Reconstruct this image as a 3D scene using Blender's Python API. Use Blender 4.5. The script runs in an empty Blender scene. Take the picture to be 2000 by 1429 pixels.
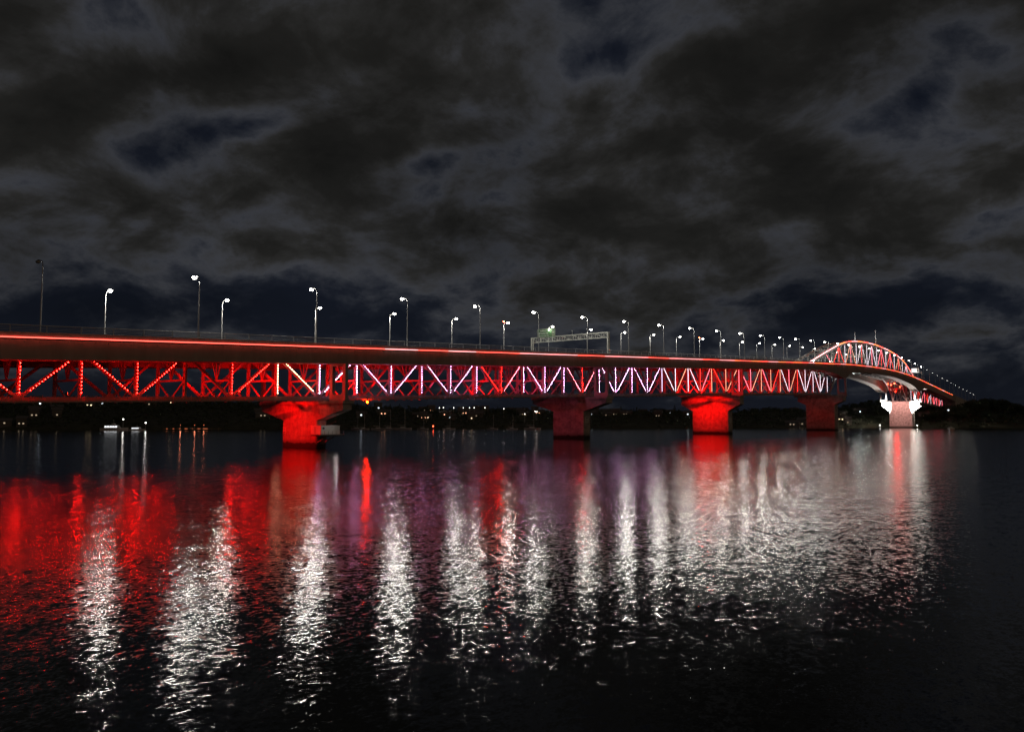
import bpy, math, random
import numpy as np
from mathutils import Vector, Matrix

R = math.radians
random.seed(7)
rng = np.random.default_rng(11)
SC = bpy.context.scene
COL = SC.collection

# ------------------------------------------------------------------ camera
CAM = Vector((169.05, -127.2, 6.84))
YAW, PITCH = R(38.07), R(3.93)
FPX = 1550.0                                   # focal length in pixels of a 2000 px wide frame
cd = bpy.data.cameras.new('camera')
cd.sensor_width = 36.0
cd.lens = 36.0 * FPX / 2000.0
cd.clip_start, cd.clip_end = 0.5, 20000
cam = bpy.data.objects.new('camera', cd)
COL.objects.link(cam)
cam.location = CAM
cam.rotation_euler = (R(90) + PITCH, 0, YAW)
SC.camera = cam

# ------------------------------------------------------------------ world: moonlit night sky with broken cloud
W = bpy.data.worlds.new('World')
SC.world = W
W.use_nodes = True
wn, wl = W.node_tree.nodes, W.node_tree.links
wn.clear()

_f0 = Vector((-math.sin(YAW), math.cos(YAW), 0)); _rt = Vector((math.cos(YAW), math.sin(YAW), 0)); _u0 = Vector((0, 0, 1))
_fw = _f0 * math.cos(PITCH) + _u0 * math.sin(PITCH); _up = _u0 * math.cos(PITCH) - _f0 * math.sin(PITCH)


def ray(px, py):
    return _fw + _rt * ((px - 1000) / FPX) - _up * ((py - 714.5) / FPX)


def cloud_xy(px, py):
    d = ray(px, py).normalized()
    k = 1.0 / (max(d.z, 0) + 0.40)
    return d.x * k, d.y * k


def nd(t, **kw):
    n = wn.new(t)
    for k, v in kw.items():
        setattr(n, k, v)
    return n


def mth(op, a, b=None, clamp=False):
    n = nd('ShaderNodeMath', operation=op, use_clamp=clamp)
    for i, v in enumerate((a, b)):
        if v is None:
            continue
        if isinstance(v, (int, float)):
            n.inputs[i].default_value = v
        else:
            wl.new(v, n.inputs[i])
    return n.outputs[0]


tc = nd('ShaderNodeTexCoord')
sep = nd('ShaderNodeSeparateXYZ'); wl.new(tc.outputs['Generated'], sep.inputs[0])
zc_ = mth('MAXIMUM', sep.outputs[2], 0.0)
inv = mth('DIVIDE', 1.0, mth('ADD', zc_, 0.40))
comb = nd('ShaderNodeCombineXYZ')
wl.new(mth('MULTIPLY', sep.outputs[0], inv), comb.inputs[0])
wl.new(mth('MULTIPLY', sep.outputs[1], inv), comb.inputs[1])
P = comb.outputs[0]


def noise(scale, detail, rough, dist=0.0, off=0.0, vec=None):
    m = nd('ShaderNodeMapping'); m.inputs['Location'].default_value = (off, off * .7, off * 1.3)
    wl.new(vec or P, m.inputs[0])
    n = nd('ShaderNodeTexNoise')
    n.inputs['Scale'].default_value = scale; n.inputs['Detail'].default_value = detail
    n.inputs['Roughness'].default_value = rough; n.inputs['Distortion'].default_value = dist
    wl.new(m.outputs[0], n.inputs['Vector'])
    return n.outputs[0]


big = noise(1.8, 1.0, 0.5, 0.0, 6.6)
mid = noise(5.2, 8.0, 0.61, 0.2, 2.2)
dens = mth('ADD', mth('MULTIPLY', big, 0.28), mth('MULTIPLY', mid, 0.98))
dens = mth('ADD', dens, 0.03)

# where the cloud bank thins out and where it piles up: x0, y0, x1, y1, half thickness (photo pixels turned into cloud-layer positions), amount
BANDS = [
    (-40, 380, 130, 335, 34, -.26), (180, 320, 330, 272, 30, -.20), (385, 265, 560, 225, 22, -.20), (560, 215, 700, 165, 26, -.14), (130, 40, 330, 60, 60, -.12), (20, 130, 260, 60, 50, -.10), (330, 70, 500, 40, 40, -.16),
    (800, 325, 880, 305, 20, -.30), (880, 310, 1010, 285, 22, -.15), (730, 345, 800, 330, 16, -.15), (1010, 290, 1130, 250, 26, -.12), (255, 425, 300, 445, 24, -.20), (435, 435, 545, 395, 18, -.22), (640, 478, 740, 472, 9, -.18), (90, 480, 240, 465, 9, -.16), (240, 507, 320, 503, 7, -.16),
    (740, 400, 1000, 365, 20, -.13), (1000, 375, 1250, 330, 22, -.15), (1060, 150, 1290, 70, 36, -.17), (1290, 80, 1540, 0, 26, -.20), (740, 60, 920, 95, 40, -.13), (880, 150, 1000, 100, 36, -.12), (1040, 270, 1100, 200, 30, -.14),
    (1620, 290, 1760, 220, 36, -.19), (1740, 235, 1830, 150, 26, -.18), (1830, 130, 1900, 20, 50, -.18), (1740, 330, 1900, 255, 34, -.14), (1900, 280, 2010, 240, 40, -.12), (1840, 375, 1900, 355, 18, -.12), (1480, 455, 1590, 430, 22, -.11), (1660, 500, 1700, 480, 20, -.09), (1760, 510, 1810, 500, 16, -.10),
    (1500, 640, 2100, 500, 60, -.24), (1300, 640, 1800, 590, 34, -.17), (1850, 440, 2050, 400, 30, -.14), (0, 575, 700, 580, 46, -.36), (560, 620, 1050, 640, 40, -.26), (-100, 640, 300, 640, 40, -.2),
    (20, 230, 330, 150, 70, .11), (360, 140, 600, 120, 60, .13), (600, 300, 740, 210, 70, .13), (1200, 330, 1650, 90, 120, .13), (1350, 470, 1700, 350, 70, .09), (900, 470, 1250, 430, 60, .09), (1850, 215, 2000, 160, 40, .11), (300, 380, 600, 330, 40, .09), (520, 460, 760, 430, 40, .08), (760, 180, 900, 220, 60, .07), (640, 90, 800, 40, 50, .07), (1550, 60, 1800, 0, 50, .08), (1750, 440, 2000, 330, 40, .07), (100, 400, 260, 385, 20, .07), (1150, 560, 1500, 540, 40, .05),
]
for (x0, y0, x1, y1, ht, am) in BANDS:
    c = cloud_xy((x0 + x1) / 2, (y0 + y1) / 2); a = cloud_xy(x1, y1); o_ = cloud_xy(x0, y0)
    L_ = math.hypot(x1 - x0, y1 - y0); nx_, ny_ = (y1 - y0) / L_, -(x1 - x0) / L_
    b = cloud_xy((x0 + x1) / 2 + nx_ * ht, (y0 + y1) / 2 + ny_ * ht)
    ux, uy = (a[0] - o_[0]) / 2, (a[1] - o_[1]) / 2
    ul = math.hypot(ux, uy); ang = math.atan2(uy, ux)
    vl = abs(-(b[0] - c[0]) * math.sin(ang) + (b[1] - c[1]) * math.cos(ang))
    mp = nd('ShaderNodeMapping', vector_type='TEXTURE')
    mp.inputs['Location'].default_value = (c[0], c[1], 0); mp.inputs['Rotation'].default_value = (0, 0, ang); mp.inputs['Scale'].default_value = (ul * 1.75, max(vl, .02) * 2.1, 1)
    wl.new(P, mp.inputs[0])
    g = nd('ShaderNodeTexGradient', gradient_type='SPHERICAL'); wl.new(mp.outputs[0], g.inputs[0])
    ma = nd('ShaderNodeMath', operation='MULTIPLY_ADD'); wl.new(g.outputs['Fac'], ma.inputs[0]); ma.inputs[1].default_value = am * (.80 if am < 0 else 1.1); wl.new(dens, ma.inputs[2])
    dens = ma.outputs[0]
# the cloud bank thins towards the horizon
dens = mth('SUBTRACT', dens, mth('MULTIPLY', mth('EXPONENT', mth('MULTIPLY', mth('POWER', mth('DIVIDE', zc_, 0.10), 2.0), -1.0)), 0.34))

ramp = nd('ShaderNodeValToRGB')
el = ramp.color_ramp.elements
el[0].position = 0.33; el[0].color = (.0050, .0064, .0115, 1)
el[1].position = 0.95; el[1].color = (.0075, .0072, .0064, 1)
for p, c in ((.41, (.0085, .0102, .0160, 1)), (.49, (.0210, .0230, .0295, 1)), (.555, (.0365, .0383, .0450, 1)), (.61, (.0310, .0315, .0345, 1)), (.68, (.0200, .0195, .0188, 1)), (.77, (.0122, .0117, .0106, 1))):
    e = el.new(p); e.color = c
wl.new(dens, ramp.inputs[0])
lum = mth('ADD', 0.34, mth('MULTIPLY', noise(2.6, 4.0, 0.55, 0.0, 15.2), 1.08))    # thin and thick places in the cloud
sky = nd('ShaderNodeTexSky', sky_type='NISHITA')
sky.sun_disc = False
sky.sun_elevation = R(28); sky.sun_rotation = R(150)
sky.air_density = 1.0; sky.dust_density = 0.6
# the moonlit clear sky is the same sky some orders dimmer
mix = nd('ShaderNodeVectorMath', operation='MULTIPLY'); wl.new(sky.outputs[0], mix.inputs[0]); mix.inputs[1].default_value = (.002, .002, .002)
addc = nd('ShaderNodeVectorMath', operation='ADD'); wl.new(mix.outputs[0], addc.inputs[0])
sc10 = nd('ShaderNodeVectorMath', operation='SCALE'); wl.new(mth('MULTIPLY', lum, 10.0), sc10.inputs['Scale'])
wl.new(ramp.outputs[0], sc10.inputs[0]); wl.new(sc10.outputs[0], addc.inputs[1])
bg = nd('ShaderNodeBackground'); bg.inputs[1].default_value = 0.1
wl.new(addc.outputs[0], bg.inputs[0])
W.cycles.sampling_method = 'MANUAL'; W.cycles.sample_map_resolution = 128
out = nd('ShaderNodeOutputWorld'); wl.new(bg.outputs[0], out.inputs[0])

# ------------------------------------------------------------------ the one distant light: warm glow of the city behind the camera
sd = bpy.data.lights.new('sun', 'SUN')
sd.energy = 0.10; sd.angle = R(40); sd.color = (1.0, 0.56, 0.24)
sun = bpy.data.objects.new('sun', sd); COL.objects.link(sun)
sun.rotation_euler = Vector((-0.86, 0.30, -0.38)).to_track_quat('-Z', 'Y').to_euler()

# ------------------------------------------------------------------ exposure and sampling
SC.view_settings.view_transform = 'Standard'
SC.view_settings.look = 'None'
SC.view_settings.exposure = 0.0
SC.view_settings.gamma = 1.0
SC.render.engine = 'CYCLES'
SC.cycles.use_denoising = True
SC.cycles.denoiser = 'OPENIMAGEDENOISE'
SC.cycles.denoising_input_passes = 'RGB_ALBEDO_NORMAL'
SC.cycles.max_bounces = 5
SC.cycles.diffuse_bounces = 2
SC.cycles.glossy_bounces = 3
SC.cycles.sample_clamp_indirect = 6.0
SC.cycles.caustics_reflective = False
SC.cycles.caustics_refractive = False
SC.cycles.use_light_tree = True

# ================================================================== helpers
MATS = {}


def mat(name, col=(.5, .5, .5), rough=.6, metal=0.0, emit=None, strength=0.0, var=0.0, vscale=1.0, bump=0.0, streak=0.0, nosample=True):
    if name in MATS:
        return MATS[name]
    m = bpy.data.materials.new(name); m.use_nodes = True
    nt = m.node_tree; b = nt.nodes['Principled BSDF']
    b.inputs['Base Color'].default_value = (*col, 1); b.inputs['Roughness'].default_value = rough; b.inputs['Metallic'].default_value = metal
    if emit:
        m.cycles.emission_sampling = 'NONE' if nosample else 'FRONT'
        b.inputs['Emission Color'].default_value = (*emit, 1); b.inputs['Emission Strength'].default_value = strength
    if var or bump or streak:
        g = nt.nodes.new('ShaderNodeNewGeometry')
        mp = nt.nodes.new('ShaderNodeMapping'); nt.links.new(g.outputs['Position'], mp.inputs[0])
        n = nt.nodes.new('ShaderNodeTexNoise'); n.inputs['Scale'].default_value = vscale; n.inputs['Detail'].default_value = 7; n.inputs['Roughness'].default_value = .65
        nt.links.new(mp.outputs[0], n.inputs['Vector'])
        if streak:
            mp.inputs['Scale'].default_value = (1, 1, streak)
        r = nt.nodes.new('ShaderNodeMapRange'); r.inputs[1].default_value = .3; r.inputs[2].default_value = .7
        r.inputs[3].default_value = 1 - var; r.inputs[4].default_value = 1 + var * .5
        nt.links.new(n.outputs[0], r.inputs[0])
        v = nt.nodes.new('ShaderNodeVectorMath'); v.operation = 'SCALE'; v.inputs[0].default_value = col
        nt.links.new(r.outputs[0], v.inputs['Scale']); nt.links.new(v.outputs[0], b.inputs['Base Color'])
        if bump:
            bp = nt.nodes.new('ShaderNodeBump'); bp.inputs['Strength'].default_value = bump; bp.inputs['Distance'].default_value = .05
            nt.links.new(n.outputs[0], bp.inputs['Height']); nt.links.new(bp.outputs[0], b.inputs['Normal'])
    MATS[name] = m
    return m


class MB:
    """collects boxes, beams and tubes; build() links them as one mesh"""

    def __init__(self):
        self.v, self.f, self.m = [], [], []
        self.mi = 0

    def add(self, verts, faces):
        o = len(self.v); self.v += [tuple(p) for p in verts]
        self.f += [tuple(i + o for i in f) for f in faces]; self.m += [self.mi] * len(faces)
        return self

    def box(self, x0, x1, y0, y1, z0, z1):
        v = [(x, y, z) for z in (z0, z1) for y in (y0, y1) for x in (x0, x1)]
        return self.add(v, [(0, 2, 3, 1), (4, 5, 7, 6), (0, 1, 5, 4), (2, 6, 7, 3), (0, 4, 6, 2), (1, 3, 7, 5)])

    def beam(self, a, b, w, h, side=None):
        """rectangular beam a->b; w along `side` (default horizontal), h perpendicular"""
        a, b = Vector(a), Vector(b); d = (b - a).normalized()
        s = Vector(side) if side else d.cross(Vector((0, 0, 1)))
        if s.length < 1e-4:
            s = Vector((1, 0, 0))
        s = (s - d * s.dot(d)).normalized(); u = s.cross(d).normalized()
        v = []
        for p in (a, b):
            for i, j in ((-1, -1), (1, -1), (1, 1), (-1, 1)):
                v.append(p + s * (w / 2 * i) + u * (h / 2 * j))
        return self.add(v, [(0, 3, 2, 1), (4, 5, 6, 7), (0, 1, 5, 4), (1, 2, 6, 5), (2, 3, 7, 6), (3, 0, 4, 7)])

    def tube(self, pts, rads, n=8, cap=True):
        pts = [Vector(p) for p in pts]; rings = []
        o = len(self.v)
        for i, p in enumerate(pts):
            d = (pts[min(i + 1, len(pts) - 1)] - pts[max(i - 1, 0)]).normalized()
            s = d.cross(Vector((0.13, 1, 0.07))).normalized(); u = s.cross(d)
            r = rads[i] if hasattr(rads, '__len__') else rads
            for k in range(n):
                a = 2 * math.pi * k / n
                self.v.append(tuple(p + s * (r * math.cos(a)) + u * (r * math.sin(a))))
        for i in range(len(pts) - 1):
            for k in range(n):
                k2 = (k + 1) % n
                self.f.append((o + i * n + k, o + i * n + k2, o + (i + 1) * n + k2, o + (i + 1) * n + k)); self.m.append(self.mi)
        if cap:
            self.f.append(tuple(o + k for k in range(n))[::-1]); self.m.append(self.mi)
            self.f.append(tuple(o + (len(pts) - 1) * n + k for k in range(n))); self.m.append(self.mi)
        return self

    def octa(self, c, r):
        x, y, z = c
        return self.add([(x + r, y, z), (x - r, y, z), (x, y + r, z), (x, y - r, z), (x, y, z + r), (x, y, z - r)],
                        [(0, 2, 4), (2, 1, 4), (1, 3, 4), (3, 0, 4), (2, 0, 5), (1, 2, 5), (3, 1, 5), (0, 3, 5)])

    def ball(self, c, rx, ry, rz, nu=10, nv=6):
        v = [(c[0], c[1], c[2] - rz)]
        for j in range(1, nv):
            t = math.pi * j / nv
            for i in range(nu):
                p = 2 * math.pi * i / nu
                v.append((c[0] + rx * math.sin(t) * math.cos(p), c[1] + ry * math.sin(t) * math.sin(p), c[2] - rz * math.cos(t)))
        v.append((c[0], c[1], c[2] + rz)); f = []
        for i in range(nu):
            f.append((0, 1 + (i + 1) % nu, 1 + i))
        for j in range(nv - 2):
            for i in range(nu):
                a = 1 + j * nu + i; b = 1 + j * nu + (i + 1) % nu
                f.append((a, b, b + nu, a + nu))
        l = len(v) - 1
        for i in range(nu):
            f.append((l, l - nu + i, l - nu + (i + 1) % nu))
        return self.add(v, f)

    def loft(self, sections, closed=True, caps=True):
        """sections: equal-length loops of points"""
        n = len(sections[0]); o = len(self.v)
        for s in sections:
            self.v += [tuple(p) for p in s]
        for i in range(len(sections) - 1):
            for k in range(n if closed else n - 1):
                k2 = (k + 1) % n
                self.f.append((o + i * n + k, o + i * n + k2, o + (i + 1) * n + k2, o + (i + 1) * n + k)); self.m.append(self.mi)
        if closed and caps:
            self.f.append(tuple(o + k for k in range(n))[::-1]); self.m.append(self.mi)
            self.f.append(tuple(o + (len(sections) - 1) * n + k for k in range(n))); self.m.append(self.mi)
        return self

    def mesh(self, name, mats):
        me = bpy.data.meshes.new(name)
        me.from_pydata(self.v, [], self.f)
        for m in (mats if isinstance(mats, (list, tuple)) else [mats]):
            me.materials.append(m)
        if any(self.m):
            me.polygons.foreach_set('material_index', self.m)
        me.update()
        return me

    def build(self, name, mats, parent=None, loc=(0, 0, 0), smooth=False):
        me = self.mesh(name, mats)
        if smooth:
            me.polygons.foreach_set('use_smooth', [True] * len(me.polygons))
        return link(name, me, parent, loc)


def link(name, data, parent=None, loc=(0, 0, 0), rotz=0.0):
    o = bpy.data.objects.new(name, data); COL.objects.link(o)
    o.location = loc; o.rotation_euler = (0, 0, rotz)
    if parent is not None:
        o.parent = parent
    return o


def thing(name, label, cat, loc=(0, 0, 0), rotz=0.0, group=None):
    return tag(link(name, None, None, loc, rotz), label, cat, group)


def tag(o, label=None, cat=None, group=None, kind=None):
    for k, v in (('label', label), ('category', cat), ('group', group), ('kind', kind)):
        if v:
            o[k] = v
    return o


_ones = ['', 'first', 'second', 'third', 'fourth', 'fifth', 'sixth', 'seventh', 'eighth', 'ninth', 'tenth', 'eleventh', 'twelfth', 'thirteenth', 'fourteenth',
         'fifteenth', 'sixteenth', 'seventeenth', 'eighteenth', 'nineteenth']
_tens = {2: ('twentieth', 'twenty'), 3: ('thirtieth', 'thirty'), 4: ('fortieth', 'forty'), 5: ('fiftieth', 'fifty'), 6: ('sixtieth', 'sixty'), 7: ('seventieth', 'seventy'), 8: ('eightieth', 'eighty')}


def nth(i):
    if i < 20:
        return _ones[i]
    t, u = divmod(i, 10)
    return _tens[t][0] if u == 0 else _tens[t][1] + '-' + _ones[u]


def table(ys, zs, smooth=0):
    g = np.arange(-320, 1300, 2.0); z = np.interp(g, ys, zs)
    if smooth:
        k = np.exp(-0.5 * (np.arange(-60, 61, 2.0) / smooth) ** 2); k /= k.sum()
        z = np.convolve(np.pad(z, 30, mode='edge'), k, 'valid')
    return lambda y: float(np.interp(y, g, z))


# ------------------------------------------------------------------ bridge profile (y runs along the bridge, x across it, +x is the camera's side)
zl = table([-320, -75, -52, -25, 11, 66, 143, 169, 271, 309, 372, 439, 493, 534, 562, 590, 628, 655, 716, 826, 1000, 1300],
           [9.5, 21.1, 22.2, 23.5, 25.1, 27.7, 31.3, 32.5, 37.2, 39.0, 42.0, 44.9, 46.4, 46.9, 47.0, 46.7, 45.5, 44.3, 40.6, 33.8, 23.5, 8], 9)   # edge light line
dep = table([-320, 371, 383, 395, 408, 418, 424, 433, 438, 446, 456, 480, 522, 571, 602, 627, 643, 655, 669, 673, 680, 694, 720, 774, 826, 1300],
            [3.8, 3.9, 4.2, 5.0, 6.6, 8.3, 9.2, 9.2, 7.0, 5.4, 4.9, 4.8, 4.8, 5.3, 6.4, 7.2, 8.7, 10.7, 10.7, 8.4, 6.8, 5.7, 5.2, 5.1, 5.6, 5.6], 1.5)
zch = table([-320, -71, -17, 22, 81, 164, 192, 301, 410, 430, 667, 732, 788, 829, 860, 1300],
            [5, 9.9, 11.3, 12.4, 14.4, 16.7, 17.7, 20.8, 23.7, 24.3, 24.5, 23.5, 21.8, 20.5, 19.5, 19], 6)      # underside of the lower chord
zar = table([380, 398, 429, 456, 472, 498, 528, 560, 593, 624, 649, 664, 682, 703, 715],
            [42, 46, 53.8, 60.2, 63.3, 66, 67.4, 67.7, 66.6, 64.6, 61.5, 58.0, 52.5, 45.5, 41.5], 5)          # crown of the arch

T = 5.8            # truss planes at x = +-T
XO = 17.75         # outer edge of the side decks

# ------------------------------------------------------------------ materials
STEEL = mat('grey bridge paint', (.34, .34, .33), .55, var=.25, vscale=.9)
WEBP = mat('weathered girder paint', (.32, .29, .25), .6, var=.22, vscale=.45, streak=.25)
CONC = mat('concrete', (.40, .385, .36), .85, var=.3, vscale=.8, bump=.25)
ASPH = mat('asphalt', (.05, .05, .05), .9, var=.2, vscale=2)
RAILM = mat('galvanised rail', (.62, .61, .59), .5, .1)
POLEM = mat('galvanised pole', (.50, .50, .49), .45, .3)
DARK = mat('dark housing', (.05, .05, .05), .5)
WHITE = mat('white paint', (.75, .75, .73), .5, var=.1, vscale=2)
TYRE = mat('black rubber', (.02, .02, .02), .9)


def emis(name, col, s, nosample=True):
    return mat(name, (.02, .02, .02), .5, emit=col, strength=s, nosample=nosample)


LAMP_E = emis('lamp glow', (1.0, .96, .86), 30)
LED_R = emis('led red', (1.0, .006, .004), 260, False)
LED_O = emis('led orange white', (1.0, .40, .24), 80, False)
LED_W = emis('led white', (.95, .46, .92), 80, False)
LED_V = emis('led pale', (1.0, .84, .94), 80, False)
LED_P = emis('led pink', (1.0, .16, .22), 110, False)
TUBE = {k.name: emis(k.name + ' tube', c, st, False) for k, c, st in ((LED_R, (1, .03, .02), 8), (LED_O, (1, .40, .24), 5.5), (LED_W, (.9, .7, 1), 5.5), (LED_V, (1, .84, .94), 5.5), (LED_P, (1, .16, .22), 9))}
STRIP_R = emis('edge strip red', (1.0, .07, .05), 8, False)
STRIP_O = emis('edge strip orange', (1.0, .16, .05), 7, False)
STRIP_W = emis('edge strip white', (1.0, .28, .28), 6, False)
RED_E = emis('red beacon glow', (1.0, .014, .0004), 420, False)
FLOODR_E = emis('red flood glow', (1.0, .03, .01), 40)
FLOODW_E = emis('white flood glow', (1.0, .97, .9), 20)
UNDER_E = emis('cool white fitting', (.85, 1.0, .95), 60)


def pier_material():
    m = bpy.data.materials.new('pier concrete'); m.use_nodes = True
    nt = m.node_tree; L = nt.links; b = nt.nodes['Principled BSDF']; b.inputs['Roughness'].default_value = .85
    g = nt.nodes.new('ShaderNodeNewGeometry')
    n = nt.nodes.new('ShaderNodeTexNoise'); n.inputs['Scale'].default_value = .55; n.inputs['Detail'].default_value = 8; n.inputs['Roughness'].default_value = .7
    L.new(g.outputs['Position'], n.inputs['Vector'])
    mp = nt.nodes.new('ShaderNodeMapping'); mp.inputs['Scale'].default_value = (1.6, 1.6, .12); L.new(g.outputs['Position'], mp.inputs[0])
    n2 = nt.nodes.new('ShaderNodeTexNoise'); n2.inputs['Scale'].default_value = 1.0; n2.inputs['Detail'].default_value = 6; L.new(mp.outputs[0], n2.inputs['Vector'])
    r1 = nt.nodes.new('ShaderNodeValToRGB'); L.new(n.outputs[0], r1.inputs[0])
    r1.color_ramp.elements[0].position = .36; r1.color_ramp.elements[0].color = (.235, .225, .21, 1)
    r1.color_ramp.elements[1].position = .60; r1.color_ramp.elements[1].color = (.46, .44, .41, 1)
    r2 = nt.nodes.new('ShaderNodeMapRange'); L.new(n2.outputs[0], r2.inputs[0]); r2.inputs[1].default_value = .35; r2.inputs[2].default_value = .6; r2.inputs[3].default_value = .88; r2.inputs[4].default_value = 1.0
    mx = nt.nodes.new('ShaderNodeVectorMath'); mx.operation = 'SCALE'; L.new(r1.outputs[0], mx.inputs[0]); L.new(r2.outputs[0], mx.inputs['Scale'])
    # weed and mussels up to the high tide mark, with a ragged upper edge
    sp = nt.nodes.new('ShaderNodeSeparateXYZ'); L.new(g.outputs['Position'], sp.inputs[0])
    ad = nt.nodes.new('ShaderNodeMath'); ad.operation = 'MULTIPLY_ADD'; L.new(n.outputs[0], ad.inputs[0]); ad.inputs[1].default_value = -2.6; L.new(sp.outputs[2], ad.inputs[2])
    tr = nt.nodes.new('ShaderNodeValToRGB'); rm = nt.nodes.new('ShaderNodeMapRange'); L.new(ad.outputs[0], rm.inputs[0]); rm.inputs[1].default_value = -1.2; rm.inputs[2].default_value = 3.0
    L.new(rm.outputs[0], tr.inputs[0])
    e = tr.color_ramp.elements
    e[0].position = .22; e[0].color = (1, 1, 1, 1); e[1].position = .60; e[1].color = (0, 0, 0, 1)
    k = e.new(.30); k.color = (.45, .45, .45, 1)
    mix = nt.nodes.new('ShaderNodeMix'); mix.data_type = 'RGBA'; L.new(tr.outputs[0], mix.inputs[0]); L.new(mx.outputs[0], mix.inputs[6]); mix.inputs[7].default_value = (.02, .022, .014, 1)
    L.new(mix.outputs[2], b.inputs['Base Color'])
    bp = nt.nodes.new('ShaderNodeBump'); bp.inputs['Strength'].default_value = .15; bp.inputs['Distance'].default_value = .06
    L.new(n.outputs[0], bp.inputs['Height']); L.new(bp.outputs[0], b.inputs['Normal'])
    return m


PIERM = pier_material()


# ================================================================== the setting: water and shore
def water_material():
    m = bpy.data.materials.new('harbour water'); m.use_nodes = True
    nt = m.node_tree; L = nt.links; nt.nodes.remove(nt.nodes['Principled BSDF'])
    deep = nt.nodes.new('ShaderNodeBsdfDiffuse'); deep.inputs['Color'].default_value = (.004, .0038, .003, 1)
    gl = nt.nodes.new('ShaderNodeBsdfGlossy'); gl.distribution = 'BECKMANN'; gl.inputs['Color'].default_value = (1, 1, 1, 1); gl.inputs['Roughness'].default_value = .142
    fr = nt.nodes.new('ShaderNodeFresnel'); fr.inputs['IOR'].default_value = 1.31
    mx = nt.nodes.new('ShaderNodeMixShader'); L.new(fr.outputs[0], mx.inputs[0]); L.new(deep.outputs[0], mx.inputs[1]); L.new(gl.outputs[0], mx.inputs[2])
    L.new(mx.outputs[0], nt.nodes['Material Output'].inputs['Surface'])
    g = nt.nodes.new('ShaderNodeNewGeometry')

    def slopes(scale, detail, amp, off, stretch=(1, 1, 1), rot=0.0):
        mp = nt.nodes.new('ShaderNodeMapping'); mp.inputs['Location'].default_value = (off, off, off); mp.inputs['Scale'].default_value = stretch; mp.inputs['Rotation'].default_value = (0, 0, rot)
        L.new(g.outputs['Position'], mp.inputs[0])
        n = nt.nodes.new('ShaderNodeTexNoise'); n.inputs['Scale'].default_value = scale; n.inputs['Detail'].default_value = detail; n.inputs['Roughness'].default_value = .45
        L.new(mp.outputs[0], n.inputs['Vector'])
        s = nt.nodes.new('ShaderNodeVectorMath'); s.operation = 'SUBTRACT'; L.new(n.outputs['Color'], s.inputs[0]); s.inputs[1].default_value = (.5, .5, .5)
        k = nt.nodes.new('ShaderNodeVectorMath'); k.operation = 'SCALE'; L.new(s.outputs[0], k.inputs[0]); k.inputs['Scale'].default_value = amp
        return k.outputs[0]

    def add(a, c):
        v = nt.nodes.new('ShaderNodeVectorMath'); v.operation = 'ADD'; L.new(a, v.inputs[0]); L.new(c, v.inputs[1]); return v.outputs[0]
    sl = add(add(slopes(12.5, 1.0, .185, 5.3, (1, .7, 1), R(38)), slopes(4.2, 0.0, .125, 13.3, (1, .7, 1), R(30))), slopes(.9, 0.0, .05, 21.7, (1, .8, 1), R(25)))
    # cat's paws: patches a little livelier or calmer than the rest
    pn = nt.nodes.new('ShaderNodeTexNoise'); pn.inputs['Scale'].default_value = .03; pn.inputs['Detail'].default_value = 3; L.new(g.outputs['Position'], pn.inputs['Vector'])
    pr = nt.nodes.new('ShaderNodeMapRange'); L.new(pn.outputs[0], pr.inputs[0]); pr.inputs[1].default_value = .35; pr.inputs[2].default_value = .65; pr.inputs[3].default_value = .75; pr.inputs[4].default_value = 1.15
    k = nt.nodes.new('ShaderNodeVectorMath'); k.operation = 'SCALE'; L.new(sl, k.inputs[0]); L.new(pr.outputs[0], k.inputs['Scale'])
    fl = nt.nodes.new('ShaderNodeVectorMath'); fl.operation = 'MULTIPLY'; L.new(k.outputs[0], fl.inputs[0]); fl.inputs[1].default_value = (1, 1, 0)
    up = nt.nodes.new('ShaderNodeVectorMath'); up.operation = 'ADD'; L.new(fl.outputs[0], up.inputs[0]); up.inputs[1].default_value = (0, 0, 1)
    no = nt.nodes.new('ShaderNodeVectorMath'); no.operation = 'NORMALIZE'; L.new(up.outputs[0], no.inputs[0])
    L.new(no.outputs[0], gl.inputs['Normal']); L.new(no.outputs[0], fr.inputs['Normal'])
    return m


w = MB(); w.add([(-7000, -7000, 0), (7000, -7000, 0), (7000, 7000, 0), (-7000, 7000, 0)], [(0, 1, 2, 3)])
tag(w.build('water', water_material()), 'dark rippled harbour water reflecting the bridge lights', None, kind='structure')


def on_z(px, py, z=0.0):
    d = ray(px, py); return CAM + d * ((z - CAM.z) / d.z)


def project(p):
    v = Vector(p) - CAM; z = v.dot(_fw)
    return 1000 + FPX * v.dot(_rt) / z, 714.5 - FPX * v.dot(_up) / z


# far shore: column by column from the waterline up to a ridge behind it
SH_PX = [-900, -300, 0, 300, 500, 700, 900, 1300, 1550, 1700, 1900, 2000, 2300, 2900]
SH_D = [620, 600, 590, 610, 640, 660, 690, 715, 735, 768, 745, 720, 700, 720]           # depth of the waterline
RG_PX = [-900, -300, 0, 300, 500, 640, 700, 760, 800, 900, 1000, 1100, 1150, 1200, 1300, 1440, 1510, 1600, 1650, 1690, 1720, 1760, 1800, 1850, 1890, 1930, 1965, 2000, 2100, 2300, 2900]
RG_Y = [790, 785, 784, 786, 790, 795, 798, 799, 803, 804, 805, 807, 809, 806, 809, 807, 803, 806, 799, 793, 789, 791, 797, 797, 793, 791, 792, 800, 808, 815, 818]
PROF = [(-.03, -.12), (0.0, -.01), (.015, .06), (.05, .17), (.12, .30), (.25, .48), (.42, .68), (.65, .88), (.85, .98), (1.0, 1.0), (1.3, .9), (2.2, .6)]
HILLW = 150.0


def col_dir(px):
    d = ray(px, 821); d.z = 0; return d


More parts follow.
